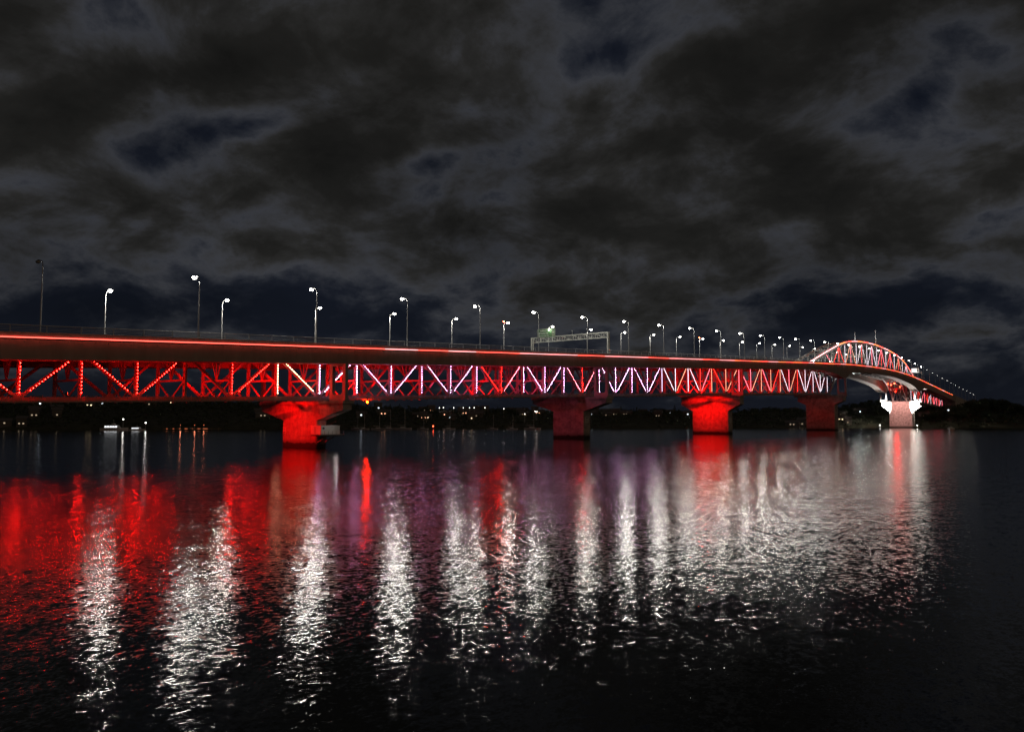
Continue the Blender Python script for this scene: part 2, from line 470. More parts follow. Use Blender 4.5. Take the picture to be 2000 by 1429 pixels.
def shore_pt(px, t, zf):
    d = col_dir(px); k = float(np.interp(px, SH_PX, SH_D)) / d.dot(_f0)
    base = Vector((CAM.x, CAM.y, 0)) + d * k
    p = base + d.normalized() * (t * HILLW)
    ridge = base + d.normalized() * HILLW
    depth = (ridge - Vector((CAM.x, CAM.y, 0))).dot(_f0)
    zr = CAM.z + (821 - float(np.interp(px, RG_PX, RG_Y))) * depth / FPX
    p.z = zr * zf
    return p


def hill_at(px, py):
    """the point of the hillside seen at a pixel"""
    lo, hi = 0.0, 1.0
    for _ in range(24):
        t = (lo + hi) / 2
        p = shore_pt(px, t, float(np.interp(t, [a for a, b in PROF], [b for a, b in PROF])))
        if project(p)[1] > py:
            lo = t
        else:
            hi = t
    return p


HILLM = mat('dark hillside scrub', (.045, .05, .03), .95, var=.5, vscale=.12)
h = MB(); cols = list(np.arange(-900, 2901, 20))
rows = []
for (t, zf) in PROF:
    rows.append([shore_pt(c, t, zf) + Vector((0, 0, 0 if t <= 0 else random.uniform(-.5, .5))) for c in cols])
for i in range(len(rows) - 1):
    h.add(rows[i] + rows[i + 1], [(k, k + 1, len(cols) + k + 1, len(cols) + k) for k in range(len(cols) - 1)])
hill = h.build('hillside', HILLM, smooth=True)
tag(hill, 'dark wooded hillside along the far shore', None, kind='structure')

# ================================================================== the bridge
BR = thing('harbour_bridge', 'long steel harbour bridge on concrete piers, lit red and white with arched main span', 'bridge', (0, 0, 0))
YA, YB = -140.0, 842.0
ST = [YA + 6 * i for i in range(int((YB - YA) / 6) + 1)] + [YB]
ST = sorted(set(ST) | {418, 424, 430, 433, 436, 440, 446, 652, 658, 664, 669, 671, 674, 677})


def strip_y(f, ys):
    return [f(y) for y in ys]


def side_girder(sg):
    """box girder of one side deck; sg=+1 the camera's side"""
    m = MB()
    sec = []
    for y in ST:
        z = zl(y); zb = z - dep(y)
        sec.append([(sg * 9.1, y, z + .35), (sg * 9.1, y, z + .05), (sg * 11.6, y, z - .25), (sg * 11.6, y, zb), (sg * 17.35, y, zb), (sg * 17.35, y, z - .35), (sg * 17.6, y, z - .15), (sg * 17.6, y, z + .35)])
    m.loft(sec if sg < 0 else [s[::-1] for s in sec])
    g = m.build('side_girder', WEBP, BR)
    # bottom flange lip
    lp = MB(); lp.loft([[(sg * 17.5, y, zl(y) - dep(y) - .02), (sg * 17.5, y, zl(y) - dep(y) + .14), (sg * 17.36, y, zl(y) - dep(y) + .14), (sg * 17.36, y, zl(y) - dep(y) - .02)] for y in ST])
    lp.build('bottom_flange', WEBP, g)
    pm = MB(); pm.loft([[(sg * 17.62, y, zl(y) + .10), (sg * 17.70, y, zl(y) + .95), (sg * 17.45, y, zl(y) + 1.0), (sg * 17.35, y, zl(y) + .36)] for y in ST])
    pm.build('parapet', CONC, g)
    return g


G_NEAR, G_FAR = side_girder(1), side_girder(-1)

# web stiffener brackets just under the deck edge
mb = MB(); mb.box(-.0, .10, -.06, .06, -.85, -.30)
me = mb.mesh('bracket', WEBP)
y = -100.0
nb = 0
while y < 380 and nb < 250:
    link('bracket', me, G_NEAR, (17.36, y, zl(y))); y += 2.4 if y < 60 else 4.0; nb += 1

mb = MB(); mb.box(0, .025, -.14, .14, 0, 1.0)
sm_ = mb.mesh('web_seam', WEBP)
for y in np.arange(-136, 840, 12.2):
    o = link('web_seam', sm_, G_NEAR, (17.352, y, zl(y) - dep(y) + .15)); o.scale = (1, 1, dep(y) - .62)
mb = MB(); mb.tube([(.1, 0, -.3), (.1, 0, -1.0)], .07, 6); mb.box(0, .16, -.1, .1, -1.16, -1.0)
dp_ = mb.mesh('drain_spout', WEBP)
for y in np.arange(-130, 400, 24.4):
    link('drain_spout', dp_, G_NEAR, (17.352, y, zl(y) - dep(y) + 1.5))
# railing of the near side: four rails and posts
for dz, r, mm in ((2.12, .085, RAILM), (1.80, .03, RAILM), (1.55, .03, RAILM), (1.30, .03, RAILM)):
    m = MB(); m.loft([[(17.58 + r * math.cos(q * math.pi / 4 + .39), y, zl(y) + dz + r * math.sin(q * math.pi / 4 + .39)) for q in range(8)] for y in ST])
    m.build('rail', mm, G_NEAR, smooth=True)
m = MB(); m.box(-.06, .06, -.05, .05, .96, 2.10)
me = m.mesh('railing_post', RAILM)
y = YA + 2
while y < YB:
    link('railing_post', me, G_NEAR, (17.58, y, zl(y))); y += 5.85

# continuous light strip along the deck edge, in stretches of colour
def stretch_mat(y):
    if y < 12: return STRIP_R
    if y < 60: return STRIP_W if int(y / 12) % 2 else STRIP_R
    if y < 240: return STRIP_W if int(y / 17) % 3 else STRIP_R
    if y < 520: return (STRIP_O, STRIP_R, STRIP_W, STRIP_O, STRIP_R)[int(y / 13) % 5]
    return (STRIP_O, STRIP_R, STRIP_O, STRIP_W)[int(y / 15) % 4]


ys = np.arange(YA, 829, 3.0)
cur, seg = None, []
segs = []
for y in ys:
    mm = stretch_mat(y)
    if mm is not cur and seg:
        segs.append((cur, seg + [y])); seg = []
    cur = mm; seg.append(y)
segs.append((cur, seg))
for mm, sg_ in segs:
    if sg_[0] > 536 and sg_[0] < 541: continue
    m = MB(); m.loft([[(17.66, y, zl(y) - .05), (17.76, y, zl(y) - .05), (17.76, y, zl(y) + .05), (17.66, y, zl(y) + .05)] for y in sg_], caps=True)
    m.build('edge_light_strip', mm, G_NEAR)

# the original road deck between the side decks
m = MB(); m.loft([[(-9.0, y, zl(y) + .34), (-9.0, y, zl(y) - .1), (9.0, y, zl(y) - .1), (9.0, y, zl(y) + .34)][::-1] for y in ST])
DECK = m.build('road_deck', [CONC], BR)
m = MB(); m.loft([[(-17.2, y, zl(y) + .37), (17.2, y, zl(y) + .37), (17.2, y, zl(y) + .41), (-17.2, y, zl(y) + .41)] for y in ST])
m.build('road_surface', ASPH, DECK)
for x in (-4.4, -2.2, 0, 2.2, 4.4):
    m = MB(); m.loft([[(x - .15, y, zl(y) - .75), (x + .15, y, zl(y) - .75), (x + .15, y, zl(y) - .11), (x - .15, y, zl(y) - .11)] for y in ST])
    m.build('stringer', STEEL, DECK)
m = MB(); m.loft([[(-.3, y, zl(y) + .42), (.3, y, zl(y) + .42), (.12, y, zl(y) + 1.2), (-.12, y, zl(y) + 1.2)] for y in ST])
m.build('median_barrier', CONC, DECK)

# ---------------- deck trusses
NODES = [-144, -133, -122, -111, -100, -89, -78.5, -67.7, -56.7, -45.6, -34.8, -23.6, -11.3, 1.2, 13.5, 25.9, 38.0, 50.4, 62.5, 74.9, 86.9, 99.2, 111.1, 123.4, 135.3, 147.6, 160.7, 173.9, 187.2, 200.2,
         213.2, 226.4, 239.3, 256.5, 273.5, 289.7, 305.3, 320, 335.3, 350.4, 365.6, 380.2, 395.8, 410.7, 425.8]
I0 = NODES.index(-67.7)


def top_z(y):
    return zl(y) - 1.5


def led_mat(y, k):
    """colour of one member's string of bulbs"""
    if y < -16: return LED_R
    if y < -2: return LED_O
    if 66 < y < 78: return LED_R
    if 78 < y < 84: return LED_P
    if 116 < y < 131: return LED_R if k == 'post' else LED_P
    if y > 205 and y < 370: return (LED_O, LED_P, LED_R, LED_V, LED_O)[int(y * 3.7) % 5]
    return LED_W if y < 190 else LED_V


def bulb_string(a, b, x, parent, mm, pitch=.66, r=None):
    a, b = Vector(a), Vector(b); n = max(2, int((b - a).length / pitch))
    r = r or (.09 if a.y < 20 else .062)
    m = MB()
    if a.y > 180:                       # beyond here the bulbs sit too close together to tell apart: one thin tube of light
        m.beam((x, a.y, a.z), (x, b.y, b.z), .06, .06, (1, 0, 0))
        return m.build('light_string', TUBE[mm.name], parent)
    for i in range(n + 1):
        p = a.lerp(b, i / n); m.mi = 0; m.octa((x, p.y, p.z), r)
        m.mi = 1; q_ = r * 1.8; m.add([(x - r * 1.05, p.y - q_, p.z - q_), (x - r * 1.05, p.y + q_, p.z - q_), (x - r * 1.05, p.y + q_, p.z + q_), (x - r * 1.05, p.y - q_, p.z + q_)], [(0, 1, 2, 3)])  # dark plate added behind each bulb to keep its light off the member
    return tag(m.build('light_string', [mm, DARK], parent), kind='stuff')


def laced_post(m, x, y, z0, z1, w=.62, d=.5):
    """two flange plates joined by batten plates"""
    for s in (-1, 1):
        m.box(x + s * w / 2 - .09, x + s * w / 2 + .09, y - d / 2, y + d / 2, z0, z1)
    z = z0 + .2; k = 0
    while z < z1:
        m.box(x - w / 2 + .091, x + w / 2 - .091, y - d / 2 + .03, y + d / 2 - .03, z, min(z + .75, z1)); z += 1.35
    return m


TRUSS = {}
for sg in (1, -1):
    x = sg * T
    ys = [y for y in np.arange(-144, 426.1, 6.0)]
    m = MB()
    m.loft([[(x - .45, y, zch(y) + .45), (x + .45, y, zch(y) + .45), (x + .45, y, zch(y) + 1.2), (x - .45, y, zch(y) + 1.2)] for y in ys])
    m.loft([[(x - .45, y, top_z(y) - .4), (x + .45, y, top_z(y) - .4), (x + .45, y, top_z(y) + .4), (x - .45, y, top_z(y) + .4)] for y in ys])
    for i, y in enumerate(NODES):         # gusset plates
        lo = (i - I0) % 2 == 0
        z = zch(y) + 1.35 if lo else top_z(y) - .7
        for e in (-1, 1):
            m.box(x + e * .47 - .02, x + e * .47 + .02, y - .9, y + .9, z - .75, z + .55)
    tr = m.build('truss', STEEL, BR); TRUSS[sg] = tr
    for i, y in enumerate(NODES):
        laced_post(MB(), x, y, 0, 1)
        p = laced_post(MB(), x, y, zch(y) + 1.21, top_z(y) - .41).build('post', STEEL, tr)
        off = abs(y + 34.8) < 1
        lit = sg > 0 and y > -120
        if lit and not off:
            bulb_string((x, y, zch(y) + 2.0), (x, y, zl(y) - dep(y) + .6), x + .62, tr, led_mat(y, 'post'))
        if i + 1 < len(NODES):
            y2 = NODES[i + 1]; lo = (i - I0) % 2 == 0
            a = (x, y, zch(y) + .9 if lo else top_z(y) - .1); b = (x, y2, top_z(y2) - .1 if lo else zch(y2) + .9)
            mm = MB(); mm.beam(a, b, .62, .55, (1, 0, 0)); mm.build('diagonal', STEEL, tr)
            if lit and not off:
                A, B = Vector(a), Vector(b)
                lowp, hip = (A, B) if lo else (B, A)
                s1 = 1.6 / (hip.z - lowp.z); s2 = ((zl(hip.y) - dep(hip.y) + .4) - lowp.z) / (hip.z - lowp.z)
                bulb_string(lowp.lerp(hip, s1), lowp.lerp(hip, min(s2, .97)), x + .62, tr, led_mat((y + y2) / 2, 'diag'))

# sway frames across the bridge at every post, floor beams above them
for y in NODES:
    zt, zb = top_z(y) + .2, zch(y) + 1.0
    zs = zb + (zl(y) - 3.8 - zb) * .52
    m = MB()
    m.beam((-T + .4, y, zs), (T - .4, y, zs), .35, .42)
    m.beam((-2.6, y, zt), (-.12, y, zs + .2), .22, .30, (0, 1, 0)); m.beam((2.6, y, zt), (.12, y, zs + .2), .22, .30, (0, 1, 0)); m.beam((0, y, zt), (0, y, zs + .22), .3, .3)
    m.beam((-T + .3, y, zs - .2), (-.5, y, zb), .22, .34, (0, 1, 0)); m.beam((T - .3, y, zs - .2), (.5, y, zb), .22, .34, (0, 1, 0))
    m.beam((-T + .4, y, zb - .2), (T - .4, y, zb - .2), .5, .45)
    m.build('sway_frame', STEEL, BR)
    m = MB(); m.beam((-10.9, y, zl(y) - 1.05), (10.9, y, zl(y) - 1.05), .3, .56); m.build('floor_beam', STEEL, DECK)
# lower laterals
for i in range(len(NODES) - 1):
    y, y2 = NODES[i], NODES[i + 1]
    m = MB(); m.beam((-T + .3, y + .4, zch(y) + .65), (T - .3, y2 - .4, zch(y2) + .65), .3, .25); m.beam((T - .3, y + .4, zch(y) + .95), (-T + .3, y2 - .4, zch(y2) + .95), .3, .25)
    m.build('lower_lateral', STEEL, BR)
# service walkway hung outside the lower chord
ys = list(np.arange(-140, 428, 4.0))
m = MB(); m.loft([[(6.35, y, zch(y) + .1), (7.35, y, zch(y) + .1), (7.35, y, zch(y) + .42), (6.35, y, zch(y) + .42)] for y in ys])
for x_ in (6.9,):
    pass
WALK = m.build('walkway', STEEL, BR)
m = MB()
for dz in (.75, 1.1, 1.45):
    m.loft([[(7.28, y, zch(y) + dz - .02), (7.33, y, zch(y) + dz - .02), (7.33, y, zch(y) + dz + .02), (7.28, y, zch(y) + dz + .02)] for y in ys])
for y in np.arange(-140, 426, 2.0):
    m.box(7.27, 7.34, y - .035, y + .035, zch(y) + .43, zch(y) + 1.48)
m.build('walkway_railing', STEEL, WALK)
m = MB()
y = -140.0
while y < 426:                      # hangers and conduit brackets under the walkway
    m.box(6.4, 7.3, y - .12, y + .12, zch(y) - .12, zch(y) + .09); y += 3.1
m.build('walkway_bracket', STEEL, WALK)

# ---------------- piers
PIERS = [  # front y, half shaft, half cap, thickness, end height, slope height, courses
    (0.0, 7.0, 17.3, 3.0, 2.2, 2.6), (123.0, 7.0, 17.2, 4.6, 2.2, 3.0), (251.0, 9.6, 16.2, 5.2, 4.4, 3.2), (430.0, 9.6, 15.6, 7.2, 4.0, 2.6), (667.0, 9.8, 16.2, 8.5, 4.2, 4.6)]
PLAB = ['bright red pier beside the white hut', 'dim red pier under the sign gantry', 'bright red pier with truss shadows on it', 'dim red pier before the arch', 'pier floodlit white at its arms']
for k, (py, hs, hc, th, eh, sh) in enumerate(PIERS):
    zt = zch(py + th / 2) - .1
    zcap = zt - .75; ze = zt - eh; zs = ze - sh
    y0, y1 = py, py + th
    m = MB()
    c = .35                                                      # core of the shaft, set back from its courses
    m.box(-hs + c, hs - c, y0 + .12, y1 - .12, -6, zs)
    # hammerhead: one prism
    pr = [(-hs, zs), (hs, zs), (hc - .45, ze), (hc - .45, zcap), (-hc + .45, zcap), (-hc + .45, ze)]
    m.loft([[(x_, y0 + .10, z_) for x_, z_ in pr], [(x_, y1 - .10, z_) for x_, z_ in pr]][::-1])
    p = tag(m.build('pier', PIERM, BR), PLAB[k])
    cb = MB(); cb.box(-hc, hc, y0 - .25, y1 + .25, zcap + .003, zt); cb.build('cap_beam', PIERM, p)
    nc = max(5, int((zs + .4) / (1.2 if k < 2 else .9)))
    hcr = (zs - .02 + 1.0) / nc
    for j in range(nc):
        za, zb_ = -1.0 + j * hcr, -1.0 + (j + 1) * hcr - .14
        f = random.uniform(-.03, .03)
        cm = MB()
        if k == 4:       # flared foot with pale chamfered ends
            fl = max(0.0, 1 - (za + 1) / (zs + 1)) * .55
            q = [(-hs - fl, y0 + 1.5), (-hs + 1.1, y0 + f), (hs - 1.1, y0 + f), (hs + fl, y0 + 1.5), (hs + fl, y1), (-hs - fl, y1)]
        else:
            q = [(-hs + f, y0 + .25), (-hs + .25, y0 + f), (hs - .25, y0 + f), (hs + f, y0 + .25), (hs + f, y1), (-hs + f, y1)]
        cm.loft([[(a, b, za) for a, b in q], [(a, b, zb_) for a, b in q]])
        cm.build('course', PIERM, p)
    # portal frames that carry the side girders
    for sg in (1, -1):
        zg = zl(py + 1) - dep(py + 1) - .02
        yc0, yc1 = py + .25, py + 1.15
        fm = MB()
        xi0, xi1, xo0, xo1 = 11.5, 12.55, 16.35, 17.45
        lo_ = zt
        if hc < 16.0: fm.box(min(sg * 15.2, sg * 17.6), max(sg * 15.2, sg * 17.6), yc0 + .002, yc1 - .002, zt - 1.2, zt - .002)
        # ring with an inner opening: columns, sill and head
        for (xa, xb) in ((xi0, xi1), (xo0, xo1)):
            fm.box(min(sg * xa, sg * xb), max(sg * xa, sg * xb), yc0, yc1, lo_ + .001, zg)
        xa, xb = sorted((sg * (xi1 + .001), sg * (xo0 - .001)))
        fm.box(xa, xb, yc0 + .004, yc1 - .004, lo_ + .001, lo_ + 1.5)
        fm.box(xa, xb, yc0 + .004, yc1 - .004, zg - .55, zg)
        for (cx, sx) in ((xi1, 1), (xo0, -1)):                # corner fillets
            tri = [(sg * cx, lo_ + 1.5), (sg * (cx + sx * .55), lo_ + 1.5), (sg * cx, lo_ + 2.05)]
            fm.loft([[(a, yc0 + .006, b) for a, b in tri], [(a, yc1 - .006, b) for a, b in tri]])
        fm.build('portal_frame', STEEL, p)
    # bearings under the truss
    bm_ = MB()
    for sg in (1, -1):
        bm_.box(sg * T - .6, sg * T + .6, py + th * .3, py + th * .7, zt + .002, zt + .55)
    bm_.build('bearing', STEEL, p)

# number and notice boards on the piers
SIGNM = mat('sign white', (.6, .6, .57), .5)
INK = mat('sign ink', (.03, .03, .03), .6)


def txt(body, size, name, m, parent, loc, rot, sx=1.0):
    c = bpy.data.curves.new(name, 'FONT'); c.body = body; c.size = size; c.align_x = 'CENTER'; c.align_y = 'CENTER'; c.extrude = .005
    o = bpy.data.objects.new(name, c); COL.objects.link(o)
    dg = bpy.context.evaluated_depsgraph_get(); me = bpy.data.meshes.new_from_object(o.evaluated_get(dg))
    bpy.data.objects.remove(o)
    me.materials.clear(); me.materials.append(m)
    t = link(name, me, parent); t.location = loc; t.rotation_euler = rot; t.scale = (sx, 1, 1)
    return t


s1 = thing('tide_board', 'small white board with dark bars low on the brightest red pier', 'sign', (-6.1, -.06, 3.2))
m = MB(); m.box(-.55, .55, -.03, .03, 0, 1.9); m.build('board', SIGNM, s1)
for z_, hgt in ((.12, .22), (.55, .18)):
    m = MB(); m.box(-.5, .5, -.045, -.031, z_, z_ + hgt); m.build('bar', INK, s1)
for x_ in (-.3, .05):
    m = MB(); m.box(x_, x_ + .1, -.045, -.031, .95, 1.7); m.build('bar', INK, s1)
for (xx, yy, zz, lab) in ((7.03, 125.2, 6.0, 'white notice board on the end of the dim red pier under the gantry'), (9.63, 253.4, 6.0, 'red lit notice board on the pier with truss shadows')):
    s2 = thing('notice_board', lab, 'sign', (xx, yy, zz))
    m = MB(); m.box(0, .05, -1.1, 1.1, 0, 2.4); m.build('board', SIGNM, s2)
    for j, (w_, z_) in enumerate(((.75, 1.75), (.6, 1.1), (.75, .45))):
        m = MB(); m.box(.051, .06, -w_, w_, z_, z_ + (.28 if j == 0 else .16)); m.build('lettering', INK, s2)

# ---------------- main span: legs curving up from the piers, arch above the deck
LEG = {}
for sg in (1, -1):
    x = sg * T
    m = MB()
    for pts in ([(431, 24.6), (436, 28.0), (443, 32.5), (452, 37.6), (462, 41.2), (476, 43.6)], [(666, 24.8), (660, 29.5), (652, 35.6), (643, 40.0), (633, 43.0), (618, 44.6)],
                [(666, 24.8), (664, 40)], [(668, 24.8), (684, 23.9), (700, 24.4)]):
        m.loft([[(x - .5, y, z - .45), (x + .5, y, z - .45), (x + .5, y, z + .45), (x - .5, y, z + .45)] for y, z in pts])
    LEG[sg] = m.build('haunch_chord', STEEL, BR)
    for (a, b) in (((436, 28), (436, 42)), ((452, 37.6), (452, 43)), ((436, 28), (452, 43)), ((652, 35.6), (652, 42.5)), ((652, 35.6), (664, 42)), ((643, 40), (643, 43.5))):
        m = MB(); m.beam((x, *a), (x, *b), .45, .5, (1, 0, 0)); m.build('web_member', STEEL, LEG[sg])
for (ya, za, yb, zb_) in ((665, 25.6, 652, 35.6), (652, 35.6, 636, 42.3), (431, 25.2, 443, 32.5), (443, 32.5, 458, 39.8)):
    m = MB()
    m.beam((-T + .5, ya, za), (0, yb, zb_), .35, .4); m.beam((T - .5, ya, za), (0, yb, zb_), .35, .4); m.beam((-T + .5, yb, zb_), (T - .5, yb, zb_), .4, .45)
    m.beam((-T + .5, yb, zb_), (0, (ya + yb) / 2, (za + zb_) / 2 + .5), .25, .25); m.beam((T - .5, yb, zb_), (0, (ya + yb) / 2, (za + zb_) / 2 + .5), .25, .25)
    m.build('haunch_bracing', STEEL, BR)
for y in np.arange(440, 660, 15.0):                     # floor of the main span
    m = MB(); m.beam((-10.9, y, zl(y) - 1.3), (10.9, y, zl(y) - 1.3), .45, 1.0); m.build('floor_beam', STEEL, DECK)
    m = MB(); m.beam((-T, y, zl(y) - 2.2), (T, y + 15, zl(y + 15) - 2.2), .35, .35); m.beam((T, y, zl(y) - 2.6), (-T, y + 15, zl(y + 15) - 2.6), .35, .35); m.build('lower_lateral', STEEL, BR)
for sg in (1, -1):
    m = MB(); x = sg * T
    yy = list(np.arange(440, 661, 10.0)); m.loft([[(x - .4, y, zl(y) - 2.9), (x + .4, y, zl(y) - 2.9), (x + .4, y, zl(y) - 1.9), (x - .4, y, zl(y) - 1.9)] for y in yy]); m.build('tie_chord', STEEL, BR)

PEAKS = [425, 455, 485, 515, 545, 575, 605, 635, 665]
ARC = {}
for sg in (1, -1):
    x = sg * T
    yy = list(np.arange(392, 709, 4.0)); yy = [y for y in yy if zar(y) > zl(y) - .2]
    m = MB(); m.loft([[(x - .6, y, zar(y) - 1.5), (x + .6, y, zar(y) - 1.5), (x + .6, y, zar(y)), (x - .6, y, zar(y))] for y in yy])
    a = m.build('arch_chord', STEEL, BR); ARC[sg] = a
    # climbing rail on top
    m = MB()
    yy_r = yy[3:-3] if sg > 0 else []
    for e in (-.5, .5):
        if yy_r: m.tube([(x + e, y, zar(y) + 1.0) for y in yy_r], .035, 4)
        for y in yy_r:
            m.box(x + e - .03, x + e + .03, y - .03, y + .03, zar(y) + .001, zar(y) + 1.0)
    if sg > 0: m.build('climb_rail', RAILM, a)
    if sg > 0:
        cur = 0
        for i in range(0, len(yy) - 1, 4):
            q = yy[i:i + 5]
            if len(q) < 2: continue
            m = MB(); m.loft([[(x + .2, y, zar(y) + .05), (x + .72, y, zar(y) + .05), (x + .72, y, zar(y) + .36), (x + .2, y, zar(y) + .36)] for y in q])
            m.build('light_strip', (STRIP_W, STRIP_R, STRIP_O)[(i // 4 * 2) % 3 if q[0] > 440 else 0], a)
    for k, y in enumerate(np.arange(410.6, 696, 15.0)):
        y = 455 + (k - 3) * 15.0
        if zar(y) - zl(y) < 3: continue
        mm = MB(); laced_post(mm, x, y, zl(y) - 2.0, zar(y) - 1.5, .55, .5).build('hanger', STEEL, a)
        if sg > 0 and 440 < y < 690:
            bulb_string((x, y, zl(y) + 1.2), (x, y, zar(y) - 1.6), x + .55, a, (LED_V, LED_P, LED_V, LED_R)[k % 4], .9, .08)
    for y in PEAKS:
        for d in (-15, 15):
            zt_, zb_ = zar(y) - 1.2, zl(y + d) + .2
            if zar(y) - zl(y) < 5 or not (440 <= y + d <= 690): continue
            m = MB(); m.beam((x, y, zt_), (x, y + d, zb_), .55, .6, (1, 0, 0)); m.build('arch_diagonal', STEEL, a)
            if sg > 0:
                bulb_string((x, y + d * .93, zb_ + (zt_ - zb_) * .07), (x, y + d * .05, zt_ - (zt_ - zb_) * .05), x + .55, a, (LED_R, LED_V, LED_P, LED_O, LED_V)[(int(y) // 10 + d) % 5], .9, .08)
for y in np.arange(425, 681, 15.0):
    z = zar(y)
    if z - zl(y) < 8.0: continue
    m = MB(); m.beam((-T + .6, y, z - .8), (T - .6, y, z - .8), .5, .6)
    y2 = y + 15
    if zar(y2) - zl(y2) > 8:
        m.beam((-T + .6, y + .3, z - .8), (0, y + 7.5, (z + zar(y2)) / 2 - .8), .3, .3); m.beam((T - .6, y + .3, z - .8), (0, y + 7.5, (z + zar(y2)) / 2 - .8), .3, .3)
        m.beam((-T + .6, y2 - .3, zar(y2) - .8), (0, y + 7.5, (z + zar(y2)) / 2 - .8), .3, .3); m.beam((T - .6, y2 - .3, zar(y2) - .8), (0, y + 7.5, (z + zar(y2)) / 2 - .8), .3, .3)
    m.build('arch_brace', STEEL, BR)
    if z - zl(y) > 10 and int((y - 425) / 15) % 2 == 0:            # sway bracing just under the arch
        m = MB(); zc2 = max(zl(y) + 7.5, z - 5.5)
        m.beam((-T + .3, y, zc2), (T - .3, y, zc2), .3, .4); m.beam((-T + .3, y, z - 1.4), (0, y, zc2 + .2), .25, .25, (0, 1, 0)); m.beam((T - .3, y, z - 1.4), (0, y, zc2 + .2), .25, .25, (0, 1, 0))
        m.build('arch_sway_frame', STEEL, BR)

# ---------------- north side span, seen end on
NN = [681, 696, 711, 726, 741, 756, 771, 786, 801, 816, 831]
for sg in (1, -1):
    x = sg * T
    ys = [672] + NN + [840]
    m = MB(); m.loft([[(x - .4, y, zch(y)), (x + .4, y, zch(y)), (x + .4, y, zch(y) + .9), (x - .4, y, zch(y) + .9)] for y in ys])
    m.loft([[(x - .4, y, top_z(y) - .4), (x + .4, y, top_z(y) - .4), (x + .4, y, top_z(y) + .4), (x - .4, y, top_z(y) + .4)] for y in ys])
    tr = m.build('truss', STEEL, BR)
    for i, y in enumerate(NN):
        laced_post(MB(), x, y, zch(y) + .9, top_z(y) - .4).build('post', STEEL, tr)
        if sg > 0:
            bulb_string((x, y, zch(y) + 1.4), (x, y, zl(y) - dep(y) + .5), x + .6, tr, (LED_V, LED_P, LED_R)[i % 3] if i < 8 else LED_P, .9, .08)
        if i + 1 < len(NN):
            y2 = NN[i + 1]; a = (x, y, zch(y) + .6) if i % 2 else (x, y, top_z(y)); b = (x, y2, top_z(y2)) if i % 2 else (x, y2, zch(y2) + .6)
            m = MB(); m.beam(a, b, .5, .55, (1, 0, 0)); m.build('diagonal', STEEL, tr)
            if sg > 0:
                A, B = Vector(a), Vector(b); lowp, hip = (A, B) if a[2] < b[2] else (B, A)
                bulb_string(lowp.lerp(hip, .1), lowp.lerp(hip, .66), x + .6, tr, (LED_R, LED_V, LED_R, LED_P)[i % 4], .9, .08)
for y in NN:
    zt_, zb_ = top_z(y), zch(y) + .5
    m = MB(); m.beam((-T, y, (zt_ + zb_) / 2), (T, y, (zt_ + zb_) / 2), .4, .45); m.beam((-T, y, zt_), (T, y, zb_), .25, .3, (0, 1, 0)); m.beam((T, y, zt_), (-T, y, zb_), .25, .3, (0, 1, 0)); m.build('sway_frame', STEEL, BR)

# north approach on its abutment
m = MB(); ys = list(np.arange(843, 1101, 8.0))
m.loft([[(-17.4, y, 4), (17.4, y, 4), (17.4, y, zl(y) + .9), (17.2, y, zl(y) + .9), (17.2, y, zl(y) + .3), (-17.4, y, zl(y) + .3)] for y in ys])
ab = m.build('approach_ramp', CONC); tag(ab, 'concrete approach ramp where the bridge meets the wooded headland', 'ramp')
for dz in (1.9, 1.45):
    m = MB(); m.loft([[(17.26, y, zl(y) + dz - .04), (17.34, y, zl(y) + dz - .04), (17.34, y, zl(y) + dz + .04), (17.26, y, zl(y) + dz + .04)] for y in ys]); m.build('rail', RAILM, ab)

# ================================================================== street lamps on the deck
POLE_ME, ARM_ME = {}, {}
POLE_H, REACH = 12.4, 1.9
m = MB(); m.tube([(0, 0, 0), (0, 0, .5), (0, 0, .52), (0, 0, POLE_H)], [.20, .20, .13, .08], 10); m.box(-.28, .28, -.28, .28, -.05, .05)
POLE = m.mesh('pole', POLEM)
m = MB(); pts = []
for k in range(9):
    a = math.pi / 2 * k / 8; pts.append((-.9 + .9 * math.cos(a) - (0), 0, POLE_H + 1.15 * math.sin(a)))
pts.append((-REACH + .45, 0, POLE_H + 1.22))
m.tube(pts, [.075] * 6 + [.06] * 4, 8)
ARM = m.mesh('arm', mat('darkened arm', (.16, .16, .155), .6))  # colour darkened so the arm does not glare beside its lamp
m = MB()
m.loft([[(-REACH + .55, -.12, POLE_H + 1.15), (-REACH + .55, .12, POLE_H + 1.15), (-REACH + .55, .10, POLE_H + 1.33), (-REACH + .55, -.10, POLE_H + 1.33)],
        [(-REACH + .1, -.24, POLE_H + 1.13), (-REACH + .1, .24, POLE_H + 1.13), (-REACH + .1, .18, POLE_H + 1.42), (-REACH + .1, -.18, POLE_H + 1.42)],
        [(-REACH - .45, -.20, POLE_H + 1.15), (-REACH - .45, .20, POLE_H + 1.15), (-REACH - .45, .12, POLE_H + 1.36), (-REACH - .45, -.12, POLE_H + 1.36)]])
HEAD = m.mesh('lamp_head', mat('lamp head grey', (.10, .10, .10), .6))
m = MB(); m.ball((-REACH - .15, 0, POLE_H + 1.04), .50, .46, .34, 10, 5)
LENS = m.mesh('lens', LAMP_E)
LENS_OFF = m.mesh('lens_unlit', mat('unlit glass', (.2, .2, .2), .2))
m = MB(); m.ball((0.05, 0, POLE_H + 1.75), .2, .2, .25, 8, 4)
BEACON = m.mesh('beacon', emis('red obstruction glow', (1.0, .05, .015), 260))


LAMP_L = bpy.data.lights.new('street_lamp', 'POINT'); LAMP_L.energy = 2800; LAMP_L.color = (1.0, .95, .86); LAMP_L.shadow_soft_size = .44


